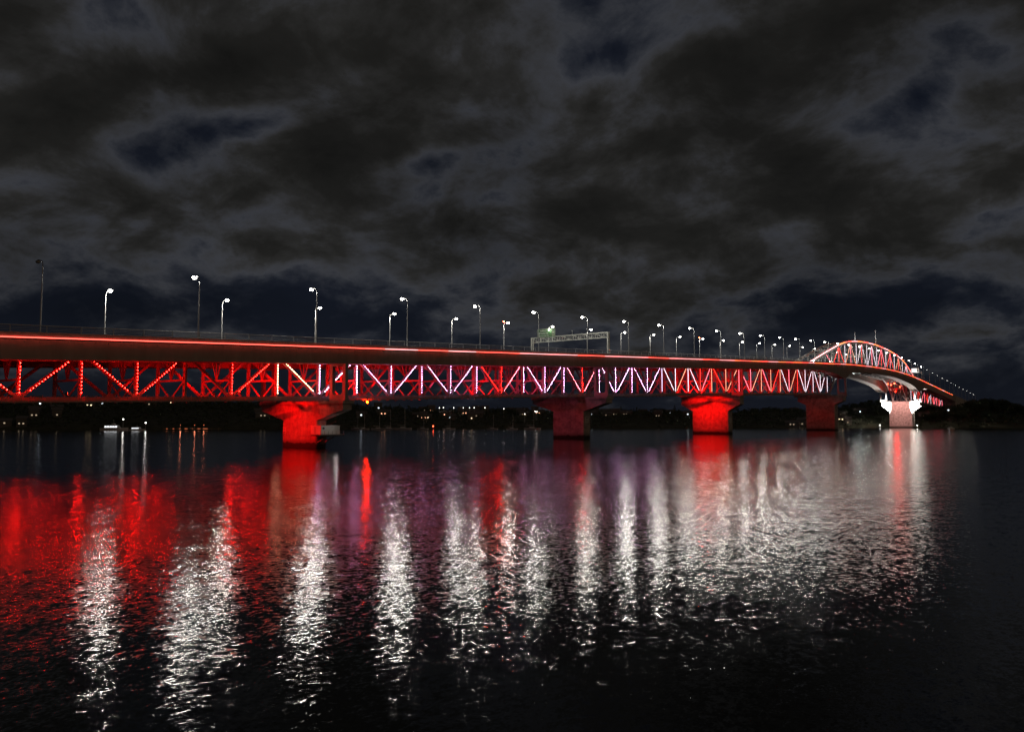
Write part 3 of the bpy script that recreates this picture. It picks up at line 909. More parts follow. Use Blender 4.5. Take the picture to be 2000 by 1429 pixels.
LAMP_D = bpy.data.lights.new('street_lamp_dim', 'POINT'); LAMP_D.energy = 90; LAMP_D.color = (1.0, .93, .8); LAMP_D.shadow_soft_size = .12
LAMP_M = LAMP_L.copy(); LAMP_M.energy = 1100
LAMP_H = LAMP_D.copy(); LAMP_H.energy = 60
m = MB(); m.ball((-REACH - .15, 0, POLE_H + 1.08), .30, .22, .12, 8, 4); LENS_D = m.mesh('lens', emis('dim lamp glow', (1, .95, .85), 6))


def street_lamp(x, y, sg, label, group, lit=True, beacon=False):
    dim = y > 690; L_ = LAMP_D if y < 800 else LAMP_H
    t = thing('street_lamp', label, 'street lamp', (x, y, zl(y) + .42), 0 if sg > 0 else math.pi, group)
    link('pole', POLE, t); link('arm', ARM, t)
    hd = link('lamp_head', HEAD, t); link('lens', (LENS_D if dim else LENS) if lit else LENS_OFF, hd)
    if lit:
        lo = bpy.data.objects.new('lamp', L_ if dim else LAMP_M if y > 400 else LAMP_L); COL.objects.link(lo); lo.parent = t; lo.location = (-REACH - .15, 0, POLE_H + .42)
    if beacon: link('beacon', BEACON, t)
    return t


NEAR = [-68.7, -38.6, -8.5, 21.4, 51.4, 80.8, 110.2, 139.4, 168.4, 197.3, 226.1, 254.5, 282.4, 311.2, 337.8, 365.6, 393.5, 421, 448, 475, 502, 529, 555, 581, 607, 633.3, 658, 684.2, 709.5, 736.2,
        760.5, 786, 811.3, 834.9, 861.2, 885.4, 909, 933.7, 959.3, 982.2]
FARR = [-41.8, -12.0, 17.9, 47.2, 76.5, 105.5, 134.6, 163.5, 192.4, 220.7, 249.3, 277.2, 304.9, 333.2, 361.0, 388, 416.5, 444, 471, 498, 525, 552, 579, 606]
DIM = {711, 786, 834, 861, 909, 933, 959}
for i, y in enumerate(NEAR):
    if i == 0:
        street_lamp(17.15, y, 1, 'unlit street lamp pole nearest the camera on the bridge edge', 'street lamps along the near edge', lit=False)
    else:
        street_lamp(17.15, y, 1, f'lit street lamp reaching left from the near bridge edge, {nth(i)} lit one from left', 'street lamps along the near edge')
for i, y in enumerate(FARR):
    b = i in (5, 11)
    street_lamp(-17.15, y, -1, f'street lamp reaching right from far bridge edge, {nth(i + 1)} from left' + (', red beacon on top' if b else ''), 'street lamps along the far edge', beacon=b)

# ================================================================== sign gantries
def gantry(y, x0, x1, top, depth, label, panels, name='sign_gantry'):
    z0 = zl(y) + .4
    t = thing(name, label, 'sign gantry', (0, y, z0))
    top -= z0
    gm = mat('gantry galvanised', (.74, .75, .68), .5, var=.1)
    for nm, xx in (('leg', x0), ('leg', x1)):
        m = MB()
        for dy in (-.6, .6):
            m.box(xx - .16, xx + .16, dy - .14, dy + .14, 0, top - depth if nm == '' else top)
        z = .6; s = 1
        while z < top - .8:
            m.beam((xx, -.5 * s, z), (xx, .5 * s, z + .9), .1, .1); z += .9; s = -s
        m.build('leg', gm, t)
    for dy in (-.6, .6):
        for zz in (top - .1, top - depth + .1):
            m = MB(); m.box(x0 + .17, x1 - .17, dy - .11, dy + .11, zz - .11, zz + .11); m.build('chord', gm, t)
        n = int((x1 - x0) / depth / 1.15); dx = (x1 - x0 - .4) / n
        m = MB()
        for k in range(n):
            xa = x0 + .2 + k * dx; za, zb_ = (top - depth + .2, top - .2) if k % 2 else (top - .2, top - depth + .2)
            m.beam((xa, dy, za), (xa + dx, dy, zb_), .11, .11); m.box(xa - .06, xa + .06, dy - .06, dy + .06, top - depth + .2, top - .2)
        m.build('lacing', gm, t)
    return t, top, gm


GY = 124.7
gt, gtop, gm_ = gantry(GY, -18.0, 17.0, 39.5, 2.05, 'white lattice sign gantry spanning the deck with a green road sign', 1)
GREEN = mat('sign green', (.06, .16, .06), .5)
sgn = thing('road_sign', 'green road sign with white place names on top of the gantry', 'road sign', (-10.6, GY - .85, zl(GY) + .4 + gtop))
m = MB(); m.box(-4.2, 4.2, -.06, .06, -.35, 3.1); m.build('panel', GREEN, sgn)
m = MB()
for (a, b, c, d) in ((-4.2, 4.2, 3.0, 3.1), (-4.2, 4.2, -.35, -.25), (-4.2, -4.1, -.25, 3.0), (4.1, 4.2, -.25, 3.0)):
    m.box(a, b, -.075, -.061, c, d)
m.build('border', SIGNM, sgn)
for x_ in (-2.8, 2.8):
    m = MB(); m.box(x_ - .1, x_ + .1, .061, .3, -2.0, 2.9); m.build('bracket', gm_, sgn)
TXW = mat('sign lettering white', (.85, .85, .82), .4)
for j, (tx, nn, sh_) in enumerate((('Stafford Rd', '11', .6), ('Onewa Rd', '12', .1), ('Esmonde Rd', '11', .25))):
    z_ = 2.35 - j * .98
    txt(tx, .92, 'lettering', TXW, sgn, (-1.2 + sh_ * .6, -.09, z_), (R(90), 0, 0), 1.0)
    txt(nn, .85, 'lettering', TXW, sgn, (3.2, -.09, z_), (R(90), 0, 0), 1.0)
    if j:
        m = MB(); m.box(-3.85, -3.2, -.085, -.065, z_ - .33, z_ + .33); m.build('route_shield', TXW, sgn)
gs = thing('gantry_light', 'bright white lamp on the corner of the green road sign', 'lamp', (-8.9, GY - 1.35, zl(GY) + .4 + gtop + 2.6))
m = MB(); m.box(-.12, .12, 0, .45, -.05, .05); m.build('bracket', gm_, gs)
m = MB(); m.ball((0, -.1, 0), .15, .14, .15, 8, 5); m.build('lens', emis('sign lamp', (1, .95, .85), 80), gs)
ld = bpy.data.lights.new('gantry_light', 'POINT'); ld.energy = 130; ld.color = (1, .98, .8); ld.shadow_soft_size = .12
lo = bpy.data.objects.new('lamp', ld); COL.objects.link(lo); lo.parent = gs; lo.location = (0, -.45, 0)
m = MB(); m.tube([(0, 0, 0), (0, 0, 1.6)], .06, 6); m.box(-.3, .3, -.05, .05, 1.6, 1.68)
tag(m.build('antenna', gm_, None, (1.0, GY, zl(GY) + .4 + gtop + .02)), 'short antenna post standing on the gantry beam', 'antenna')

gt2, gtop2, _g = gantry(480.0, -17.0, 17.0, zl(480) + 8.6, 1.8, 'pale lattice gantry across the deck under the start of the arch', 1)
gt3, gtop3, _g = gantry(676.0, 6.0, 17.0, zl(676) + 8.8, 1.6, 'short lattice gantry beyond the arch with a bright white board', 1)
wb = thing('white_sign_board', 'bright white blank board on the gantry where the arch ends', 'road sign', (11.8, 675.0, zl(676) + .4 + gtop3 - .8))
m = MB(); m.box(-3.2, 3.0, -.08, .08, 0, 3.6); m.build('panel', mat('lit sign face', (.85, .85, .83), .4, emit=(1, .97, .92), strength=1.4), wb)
m = MB(); m.box(1.2, 3.2, -.14, -.081, .4, 4.6); m.build('side_panel', mat('retro white', (.85, .85, .83), .4), wb)

# flag poles on the arch crown
for (x, y, h_, lab) in ((T, 560.5, 12.4, 'taller white mast on the arch crown, nearer its right shoulder'), (-T, 544.2, 10.2, 'shorter white mast rising behind the arch crown')):
    m = MB(); m.tube([(0, 0, -.1), (0, 0, h_ * .45), (0, 0, h_ * .46), (0, 0, h_)], [.30, .30, .22, .20], 8)
    tag(m.build('mast', emis('lit mast', (1, .95, .95), .9) if False else mat('mast white', (.85, .85, .83), .4), None, (x, y, zar(y))), lab, 'mast')

# ================================================================== floodlights
def flood(loc, aim, col, power, glow, label, kind='POINT', group=None, ang=100, size=.35, radius=.25, name='flood_light', blend=.6):
    loc, aim = Vector(loc), Vector(aim)
    t = thing(name, label, 'flood light', loc, 0, group)
    d = (aim - loc).normalized(); q = d.to_track_quat('-Y', 'Z')
    t.rotation_mode = 'QUATERNION'; t.rotation_quaternion = q
    m = MB(); m.loft([[(-s, y_, -s * .7), (s, y_, -s * .7), (s, y_, s * .7), (-s, y_, s * .7)] for s, y_ in ((size * .5, .35), (size, .2), (size, 0))]); m.build('housing', DARK, t)
    m = MB(); m.box(-size * .9, size * .9, -.02, -.003, -size * .6, size * .6); m.build('lens', glow, t)
    m = MB(); m.box(-size - .08, -size - .02, .05, .2, -.5, .1); m.box(size + .02, size + .08, .05, .2, -.5, .1); m.box(-size - .08, size + .08, .05, .2, -.56, -.5); m.build('yoke', DARK, t)
    ld = bpy.data.lights.new(name, kind); ld.energy = power; ld.color = col
    ld.shadow_soft_size = radius
    if kind == 'SPOT':
        ld.spot_size = R(ang); ld.spot_blend = blend
    lo = bpy.data.objects.new('lamp', ld); COL.objects.link(lo); lo.parent = t
    lo.location = (0, -.35, 0); lo.rotation_euler = (R(-90), 0, 0)
    return t


REDC = (1.0, .0015, .001); PURP = (1.0, .05, .14)
k = 0
for (y, x, pw, c) in ((-56, -1.5, 900, REDC), (-44, 1, 5500, REDC), (-31, -1, 7500, REDC), (-18, 1, 11000, REDC), (-7, -1, 8000, REDC), (9, 1, 12000, REDC), (28, -1, 13000, REDC), (52, 1, 7000, PURP), (70, -1, 9000, REDC),
                      (92, 1, 4500, PURP), (104, -1, 900, REDC), (150, 1, 3000, REDC), (178, -1, 5000, REDC), (204, 1, 9000, REDC), (222, -1, 16000, REDC), (236, 1, 22000, REDC), (262, -1, 16000, REDC), (284, 1, 13000, REDC), (308, -1, 10000, REDC),
                      (330, 1, 8000, REDC), (355, -1, 8000, REDC), (380, 1, 9000, REDC), (400, -1, 3000, REDC)):
    k += 1
    z = zch(y) + 2.0
    flood((x, y, z), (x * .3, y + 12, z + 6), c, pw * .62, FLOODR_E, f'red floodlight low inside the bridge truss, {nth(k)} from left', 'SPOT', ang=150, blend=.3, group='red floodlights inside the truss')
# lights thrown at the pier faces from the truss bottoms
for (py, pw, lab, zoff) in ((0, 34000, 'red floodlight under the truss aimed at the pier beside the hut', 0), (123, 300, 'dim red floodlight aimed at the pier under the gantry', 0), (251, 60000, 'strong red floodlight aimed at the pier with truss shadows', 0), (430, 600, 'dim red floodlight aimed at the pier before the arch', 0)):
    yy = py - 24
    flood((0.0, yy, zch(yy) + 1.9), (0, py, zch(py) - 6), REDC, pw, FLOODR_E, lab, 'SPOT', ang=64, radius=.07, blend=1.0, group='red floodlights on the piers')
# white floods at the far main pier, standing on piles
for sg, lab in ((1, 'white floodlight on a pile at the outer end of the white pier'), (-1, 'white floodlight on a pile at the inner end of the white pier')):
    flood((sg * 15.5, 658.0, 2.6), (sg * 13.4, 668, 17), (1, .95, .88), 1800000, FLOODW_E, lab, 'SPOT', ang=36, size=.5)
    flood((sg * 15.5, 656.6, 2.6), (sg * 14.2, 622, 41), (1, .93, .88), 70000, FLOODW_E, 'extra floodlight added to brighten the deck underside, on the ' + ('outer' if sg > 0 else 'inner') + ' pile by the white pier', 'SPOT', ang=70, size=.4)  # extra spot added to whiten the underside of the side decks
    m = MB(); m.tube([(0, -.7, -5), (0, -.7, 2.0)], .45, 12); m.box(-.5, .5, -1.5, .9, 2.0, 2.08)
    tag(m.build('mooring_pile', CONC, None, (sg * 15.5, 658.0, 0)), 'round pile in the water carrying a floodlight by the white pier, ' + ('outer' if sg > 0 else 'inner') + ' one', 'pile')
flood((0, 645, 30.5), (0, 667, 12), (1, .45, .40), 60000, FLOODW_E, 'pink floodlight under the haunch aimed at the white pier', 'SPOT', ang=80)
for (x, y, pw, lab) in ((T + 1.2, 398, 6000, 'white floodlight at the foot of the near arch'), (-T - 1.2, 398, 4000, 'white floodlight at the foot of the far arch'), (T + 1.2, 436, 2200, 'white floodlight beside the first arch hanger'), (-T - 1.2, 436, 1500, 'white floodlight behind the first arch hanger'),
                        (0, 480, 500, 'white floodlight on the median under the arch rise'), (0, 540, 400, 'white floodlight on the median under the arch crown'), (0, 600, 400, 'white floodlight on the median under the falling arch')):
    flood((x, y, zl(y) + 1.4 + (.2 if x == 0 else 0)), (x * .9, y + 10, zl(y) + 8), (1, .96, .88), pw, FLOODW_E, lab)
# red lights under the far haunch
k = 0
for (x, y, z) in ((-4, 640, 39.5), (-1.5, 641, 38.6), (1.5, 639, 39.8), (4.6, 646, 36.8)):
    k += 1
    t = thing('navigation_light', f'red light under the far end of the main span, {nth(k)} from left', 'navigation light', (x, y, z), 0, 'red lights under the main span')
    m = MB(); m.ball((0, 0, 0), .45, .45, .5, 8, 5); m.build('lens', emis('nav red', (1, .06, .02), 25 if k != 3 else 110), t)
    m = MB(); m.tube([(0, 0, .45), (0, 0, 1.6)], .07, 6); m.build('bracket', DARK, t)
flood((0, 650, 33), (0, 640, 42), REDC, 3500, FLOODR_E, 'red floodlight glowing inside the haunch above the white pier')
for (x, y, lab) in ((T, 556.5, 'small added floodlight at the foot of the taller mast'), (-T, 540.2, 'small added floodlight at the foot of the shorter mast')):
    flood((x, y, zar(y) + .6), (x, y + 3.6, zar(y) + 9), (1, .97, .95), 2500, FLOODW_E, lab, 'SPOT', ang=60, size=.2, radius=.1)  # uplights added to make the masts brighter
# the glaring red channel light beside the first pier
t = thing('navigation_light', 'glaring red channel light hung under the walkway right of the hut', 'navigation light', (7.9, 15.9, 11.75))
m = MB(); m.ball((0, 0, 0), .26, .26, .28, 10, 6); m.build('lens', RED_E, t)
m = MB(); m.tube([(0, 0, .42), (0, 0, .75)], .1, 6); m.beam((0, 0, .75), (-.7, 0, .9), .12, .12); m.build('bracket', DARK, t)
# fittings under the main span deck
k = 0
for x in (3.2, -3.2):
    for y in np.arange(447, 540, 9.0):
        k += 1
        t = thing('deck_light', f'small cool white light under the main span deck, {nth(k)} of two rows', 'light fitting', (x, y, zl(y) - 2.05), 0, 'lights under the main span')
        m = MB(); m.box(-.35, .35, -.3, .3, -.12, 0); m.build('lens', UNDER_E, t)
        if k % 4 == 2:
            ld = bpy.data.lights.new('deck_light', 'POINT'); ld.energy = 700; ld.color = (.85, 1, .92); ld.shadow_soft_size = .2
            lo = bpy.data.objects.new('lamp', ld); COL.objects.link(lo); lo.parent = t; lo.location = (0, 0, -.5)
        m = MB(); m.box(-.42, .42, -.36, .36, .002, .16); m.box(-.04, .04, -.04, .04, .161, .9); m.build('housing', DARK, t)

# ================================================================== hut on its platform beside the first pier
hut = thing('site_hut', 'white box hut on a small platform against the bright red pier', 'hut', (7.35, 1.2, 3.45))
m = MB(); m.box(0, 3.9, -3.2, 2.7, .002, 2.05); m.build('wall', WHITE, hut)
rf = MB(); rf.box(-.1, 4.0, -3.3, 2.8, 2.053, 2.2); rf.build('roof', WHITE, hut)
m = MB(); m.box(3.901, 3.93, -2.7, -2.1, 1.25, 1.72); m.build('vent', DARK, hut)
m = MB(); m.box(1.2, 2.1, -3.23, -3.201, .1, 1.85); m.build('door', mat('hut door', (.5, .5, .5), .5), hut)
hl = thing('work_light', 'small work light on a bracket outside the white hut', 'lamp', (14.2, 0.4, 6.6))
m = MB(); m.beam((0, 0, .1), (-2.9, 0, -.85), .08, .08); m.build('bracket', DARK, hl)
m = MB(); m.box(-.12, .12, -.15, .15, 0, .1); m.build('housing', DARK, hl)
ld = bpy.data.lights.new('work_light', 'POINT'); ld.energy = 45; ld.color = (1, .93, .88); ld.shadow_soft_size = .08
lo = bpy.data.objects.new('lamp', ld); COL.objects.link(lo); lo.parent = hl; lo.location = (0, 0, -.15)
pl = thing('hut_platform', 'steel grating platform with railing under the white hut', 'platform', (7.25, 1.2, 3.28))
m = MB(); m.box(0.01, 4.9, -4.0, 3.6, 0, .15); m.build('deck', STEEL, pl)
for x_ in (.9, 4.2):
    m = MB(); m.box(x_ - .1, x_ + .1, -3.8, 3.4, -.28, -.002); m.build('joist', STEEL, pl)
for (yy_) in (-1.0, 1.2):
    m = MB(); m.beam((.03, yy_, -1.9), (3.9, yy_, -.3), .18, .2, (0, 1, 0)); m.build('brace', STEEL, pl)
for y_ in np.arange(-3.9, 3.6, 1.2):
    m = MB(); m.box(4.78, 4.84, y_ - .03, y_ + .03, .151, 1.0); m.build('railing_post', STEEL, pl)

# ================================================================== trees
LEAF = mat('dark foliage', (.04, .06, .028), .8, var=.4, vscale=.4)
BARK = mat('bark', (.08, .06, .045), .9, var=.3)


def tree_mesh(seed, h, r, kind='broad', n=1500, leaf=.5):
    rg = np.random.default_rng(seed)
    tk = MB()
    tk.tube([(0, 0, -1.5), (0, 0, h * .25), (rg.normal() * .2, rg.normal() * .2, h * .6), (0, 0, h * (.9 if kind != 'broad' else .75))], [r * .09, r * .075, r * .05, .05], 7)
    cl = []
    if kind == 'broad':
        for _ in range(16):
            a = rg.uniform(0, 2 * math.pi); q = r * math.sqrt(rg.uniform(0, 1)) * .75; z = h * rg.uniform(.38, .88) * (1 - .16 * (q / r))
            cl.append((q * math.cos(a), q * math.sin(a), z, r * rg.uniform(.28, .5)))
        for c in cl[:7]:
            tk.tube([(0, 0, h * .3), (c[0] * .5, c[1] * .5, (h * .3 + c[2]) / 2), c[:3]], [r * .045, r * .03, .04], 5)
    else:
        for j in range(9):
            z = h * (.2 + .78 * j / 9); q = r * (1 - j / 9.6)
            for a in np.arange(0, 2 * math.pi, math.pi / 3) + j:
                cl.append((q * .6 * math.cos(a), q * .6 * math.sin(a), z, max(.35, q * .42)))
                tk.tube([(0, 0, z), (q * math.cos(a), q * math.sin(a), z + .1)], [.07, .03], 4)
    lf = MB(); per = n // len(cl)
    for (cx, cy, cz, cr) in cl:
        for _ in range(per):
            v = rg.normal(size=3); v /= np.linalg.norm(v); rr = cr * rg.uniform(.45, 1.05)
            p = Vector((cx + v[0] * rr, cy + v[1] * rr, cz + v[2] * rr * (.72 if kind == 'broad' else .45)))
            u = Vector(rg.normal(size=3)).normalized(); w_ = u.cross(Vector(rg.normal(size=3))).normalized()
            s = leaf * rg.uniform(.6, 1.2)
            lf.add([p - u * s, p + w_ * s * .6, p + u * s, p - w_ * s * .6], [(0, 1, 2, 3)])
    return tk.mesh('trunk', BARK), lf.mesh('crown', LEAF)


TR = {'a': tree_mesh(1, 13, 6.5), 'b': tree_mesh(2, 11, 5.5), 'c': tree_mesh(3, 15, 7.5), 'p': tree_mesh(4, 16, 4.2, 'pine', 1600, .4), 'big': tree_mesh(5, 19, 11, 'broad', 5200, .55), 'big2': tree_mesh(9, 16, 9, 'broad', 4200, .55)}


def tree(kind, p, label, s=1.0, group='trees on the far shore', name='tree'):
    t = thing(name, label, 'tree', p, random.uniform(0, 6.28), group)
    t.scale = (s, s, s)
    link('trunk', TR[kind][0], t); link('crown', TR[kind][1], t)
    return t


def tree_px(kind, px, ytop, label, s=1.0, t_=0.9, **kw):
    h_ = {'a': 13, 'b': 11, 'c': 15, 'p': 16, 'big': 19, 'big2': 16}[kind] * s
    p = shore_pt(px, t_, float(np.interp(t_, [a for a, b in PROF], [b for a, b in PROF])))
    dist = (p - CAM).dot(_fw); ztop = CAM.z + (821 - ytop) * dist / FPX
    p.z = min(p.z, ztop - h_ * .92) if ztop - h_ * .92 < p.z else p.z
    s2 = s if ztop - p.z < h_ else s * (ztop - p.z) / (h_ * .94)
    return tree(kind, p, label, s2, **kw)


PINES = [(697, 786), (762, 789), (1192, 797), (1213, 793), (1238, 797), (1318, 791), (1412, 795), (1502, 794)]
for i, (px, yt) in enumerate(PINES):
    tree_px('p', px, yt, f'pointed pine standing above the far skyline, {nth(i + 1)} from left', .8, .95, group='pines on the far skyline', name='pine_tree')
BRO = [(640, 789, 'a'), (668, 788, 'b'), (735, 793, 'c'), (780, 796, 'a'), (812, 797, 'b'), (965, 798, 'a'), (992, 798, 'b'), (1178, 801, 'a'), (1205, 799, 'c'), (1222, 799, 'a'), (1240, 802, 'b'), (1262, 800, 'a'), (1283, 796, 'c'), (1296, 797, 'a'), (1327, 801, 'b'),
       (1455, 799, 'a'), (1475, 796, 'c'), (1497, 795, 'c'), (1515, 795, 'a'), (1537, 796, 'c'), (1556, 797, 'b'), (1652, 789, 'c'), (1668, 787, 'a'), (1684, 784, 'c'), (1702, 780, 'c'), (1718, 779, 'a'), (1735, 783, 'c')]
for i, (px, yt, k_) in enumerate(BRO):
    tree_px(k_, px, yt, f'round dark tree on the far skyline, {nth(i + 1)} from left', .75, .92, group='round trees on the far skyline')
# the headland the bridge lands on
HEADL = [(1880, 793, 'big2', .62, .10, 'green lit tree at the water edge where the bridge lands'), (1868, 800, 'b', .8, .12, 'small lit tree below the end of the bridge girder'), (1898, 778, 'big', .85, .30, 'large pale green tree hiding the end of the bridge'), (1915, 782, 'big2', .9, .22, 'broad tree right of the large lit tree'),
         (1935, 776, 'big', .9, .45, 'tall dark tree on the crest of the right headland'), (1962, 780, 'big2', .95, .40, 'dark tree on the falling right side of the headland'), (1985, 786, 'big', .7, .35, 'dark tree near the right picture edge'), (2010, 792, 'big2', .8, .35, 'dark tree at the right picture edge'),
         (1845, 800, 'a', .8, .16, 'dark tree under the last truss bays'), (1822, 804, 'b', .8, .12, 'small dark tree between the white pier and the headland'), (1806, 806, 'a', .7, .14, 'low tree just right of the white pier'), (1925, 802, 'b', .9, .08, 'low shrubby tree on the shore of the headland'), (1955, 806, 'a', .7, .08, 'low tree on the shore toward the right edge')]
for (px, yt, k_, s, t_, lab) in HEADL:
    tree_px(k_, px, yt, lab, s, t_, group='trees on the headland')

# continuous scrub and woodland on the slopes
lf = MB()
for _ in range(15000):
    px = random.uniform(-500, 2500); t_ = random.betavariate(1.3, 1.1)
    zf = float(np.interp(t_, [a for a, b in PROF], [b for a, b in PROF]))
    p = shore_pt(px, t_, zf)
    hgt = random.uniform(.2, 3.2) + 2.2 * (math.sin(px * .31 + t_ * 9) * math.sin(px * .083 + 2) + .6) * (t_ > .2)
    for q in range(3):
        c = p + Vector((random.gauss(0, 1.1), random.gauss(0, 1.1), max(.1, hgt * random.uniform(.3, 1))))
        u = Vector((random.gauss(0, 1), random.gauss(0, 1), random.gauss(0, .6))).normalized(); v = u.cross(Vector((random.gauss(0, 1), random.gauss(0, 1), random.gauss(0, 1)))).normalized(); s = random.uniform(.5, 1.3)
        lf.add([c - u * s, c + v * s * .7, c + u * s, c - v * s * .7], [(0, 1, 2, 3)])
tag(lf.build('woodland', LEAF), 'dark scrub and woodland covering the far slopes', 'woodland', kind='stuff')

# ================================================================== houses with lit windows on the far slopes
HW = mat('house wall', (.10, .095, .085), .8, var=.15); HR = mat('house roof', (.10, .09, .085), .8)
WIN = {'w': emis('window warm', (1, .72, .42), 2.6), 'o': emis('window orange', (1, .45, .25), 2.6), 'c': emis('window cool', (.8, .92, 1), 4), 'd': emis('window dim', (1, .75, .5), .5)}
HM = {}
for k_ in 'abc':
    L_, D_, H_ = {'a': (9, 7, 3.0), 'b': (7, 6, 5.2), 'c': (12, 7, 3.2)}[k_]
    m = MB(); m.box(-L_ / 2, L_ / 2, -D_ / 2, D_ / 2, -3, H_)
    HM[k_ + 'w'] = m.mesh('wall', HW)
    m = MB(); e = .5; rh = 1.9
    m.loft([[(-L_ / 2 - e, -D_ / 2 - e, H_ + .003), (-L_ / 2 - e, D_ / 2 + e, H_ + .003), (-L_ / 2 - e, 0, H_ + rh)], [(L_ / 2 + e, -D_ / 2 - e, H_ + .003), (L_ / 2 + e, D_ / 2 + e, H_ + .003), (L_ / 2 + e, 0, H_ + rh)]])
    HM[k_ + 'r'] = m.mesh('roof', HR)
    HM[k_] = (L_, D_, H_)
WINM = {}
for wk, mm in WIN.items():
    m = MB(); m.box(-.55, .55, -.05, 0, .2, 1.1); WINM[wk] = m.mesh('window', mm)

LIGHTS = [(63, 778, 'w'), (68, 802, 'w'), (79, 789, 'c'), (109, 799, 'c'), (110, 811, 'd'), (68, 811.5, 'd'), (10, 827, 'd'), (44, 828, 'd'), (163, 792, 'c'), (171, 792, 'w'), (200, 789, 'c'), (335, 787, 'w'), (290, 790, 'd'), (505, 811, 'c'), (512, 812, 'd'),
          (738, 797, 'c'), (706, 811, 'c'), (748, 808, 'o'), (827, 816, 'o'), (833, 816, 'w'), (842, 802, 'o'), (869, 810, 'o'), (880, 816, 'c'), (902, 806, 'o'), (906, 807, 'o'), (920, 817, 'w'), (923, 806, 'o'), (917, 802, 'w'), (928, 799, 'w'), (930, 803, 'w'), (935, 808, 'w'),
          (931, 812, 'd'), (947, 803, 'c'), (994, 802, 'c'), (1012, 802, 'o'), (1020, 803, 'd'), (1017, 809, 'c'), (1022, 810, 'w'), (1045, 803, 'c'), (1052, 807, 'o'), (830, 799, 'd'), (815, 813, 'd'), (1158, 809, 'c'), (1163, 805, 'c'), (1185, 805.5, 'c'), (1187, 811, 'd'), (1203, 809, 'd'),
          (1222, 809, 'd'), (1255, 803, 'c'), (1286, 812, 'd'), (1307, 803, 'c'), (1344, 809, 'c'), (1380, 800, 'd'), (1551, 796, 'c'), (1643, 810, 'd'), (1655, 825, 'd'), (1644, 819, 'w'), (1679, 804, 'c'), (1548, 829, 'd'), (1565, 828, 'd'), (1805, 812, 'w'), (1852, 801, 'c')]
for i, (px, py, wk) in enumerate(sorted(LIGHTS)):
    k_ = 'abc'[i % 3]; L_, D_, H_ = HM[k_]
    p = hill_at(px, py + 2.2)
    d = (CAM - p); ang = math.atan2(d.y, d.x) + math.pi / 2 + random.uniform(-.3, .3)
    t = thing('house', f'small hillside house with a {dict(w="warm", o="orange", c="cool white", d="dim")[wk]} lit window, {nth(i + 1)} from left', 'house', p, ang, 'lit houses on the far slopes')
    link('wall', HM[k_ + 'w'], t); link('roof', HM[k_ + 'r'], t)
    n_ = 1 if wk == 'c' else random.choice((1, 2, 2))
    for q in range(n_):
        link('window', WINM[wk], t, (random.uniform(-.2, .2) + (q - (n_ - 1) / 2) * 2.6, -D_ / 2 - .003, .7))

# street lamps along the ridge road
RL = [(858, 796), (866, 796), (886, 796), (905, 796), (917, 796), (926, 796), (947, 796), (984, 798), (1045, 803), (1047, 804), (1049, 803.5), (1025, 808)]
m = MB(); m.tube([(0, 0, -2), (0, 0, 7.5)], .1, 6); PL2 = m.mesh('pole', POLEM)
m = MB(); m.ball((0, 0, 7.7), .28, .28, .24, 6, 4); LN2 = m.mesh('lens', emis('ridge lamp', (1, .97, .88), 12))
for i, (px, py) in enumerate(RL):
    p = hill_at(px, py + 16.5); dist = (p - CAM).dot(_fw); p.z = CAM.z + (821 - py) * dist / FPX - 7.7
    t = thing('ridge_lamp', f'bright lamp dot on the far ridge road, {nth(i + 1)} from left', 'street lamp', p, 0, 'lamps on the far ridge')
    link('pole', PL2, t); link('lens', LN2, t)

# ================================================================== boats and jetty on the far side
def boat(px, py, L_, label, lit, cat='boat', name='launch', rot=0.2, depth=0.0):
    p = on_z(px, py); t = thing(name, label, cat, (p.x, p.y, 0), YAW + rot)
    m = MB(); B = L_ * .16; sec = []
    for k in range(9):
        u = k / 8; x_ = (u - .5) * L_; w_ = B * (1 - max(0, (u - .45) / .55) ** 2.2) * (.86 + .14 * min(1, u * 4)); s_ = .09 * L_ * (1 + .5 * max(0, u - .5))
        sec.append([(x_, -w_, s_), (x_, -w_ * .8, -.3), (x_, w_ * .8, -.3), (x_, w_, s_)])
    m.loft(sec); m.build('hull', mat('hull paint', (.45, .45, .45), .35), t)
    c = MB(); c.loft([[(-.36 * L_, -B * .75, z_), (.20 * L_ - (z_ - .09 * L_) * .8, -B * .75, z_), (.20 * L_ - (z_ - .09 * L_) * .8, B * .75, z_), (-.36 * L_, B * .75, z_)] for z_ in (.088 * L_, .20 * L_)]); cb_ = c.build('cabin', mat('hull paint', (.45, .45, .45), .35), t)
    if lit:
        for q in range(5):
            wm = MB(); wm.box((-.33 + q * .095) * L_, (-.255 + q * .095) * L_, -B * .75 - .03, -B * .75 - .004, .115 * L_, .175 * L_); wm.build('window', lit, cb_)
    f = MB(); f.box(-.25 * L_, .06 * L_, -B * .5, B * .5, .201 * L_, .215 * L_); f.box(-.1 * L_, 0, -B * .3, B * .3, .2155 * L_, .27 * L_); f.build('flybridge', mat('hull paint', (.45, .45, .45), .35), t)
    ms = MB(); ms.tube([(-.05 * L_, 0, .27 * L_), (-.05 * L_, 0, .42 * L_)], .06, 5); ms.build('mast', POLEM, t)
    return t


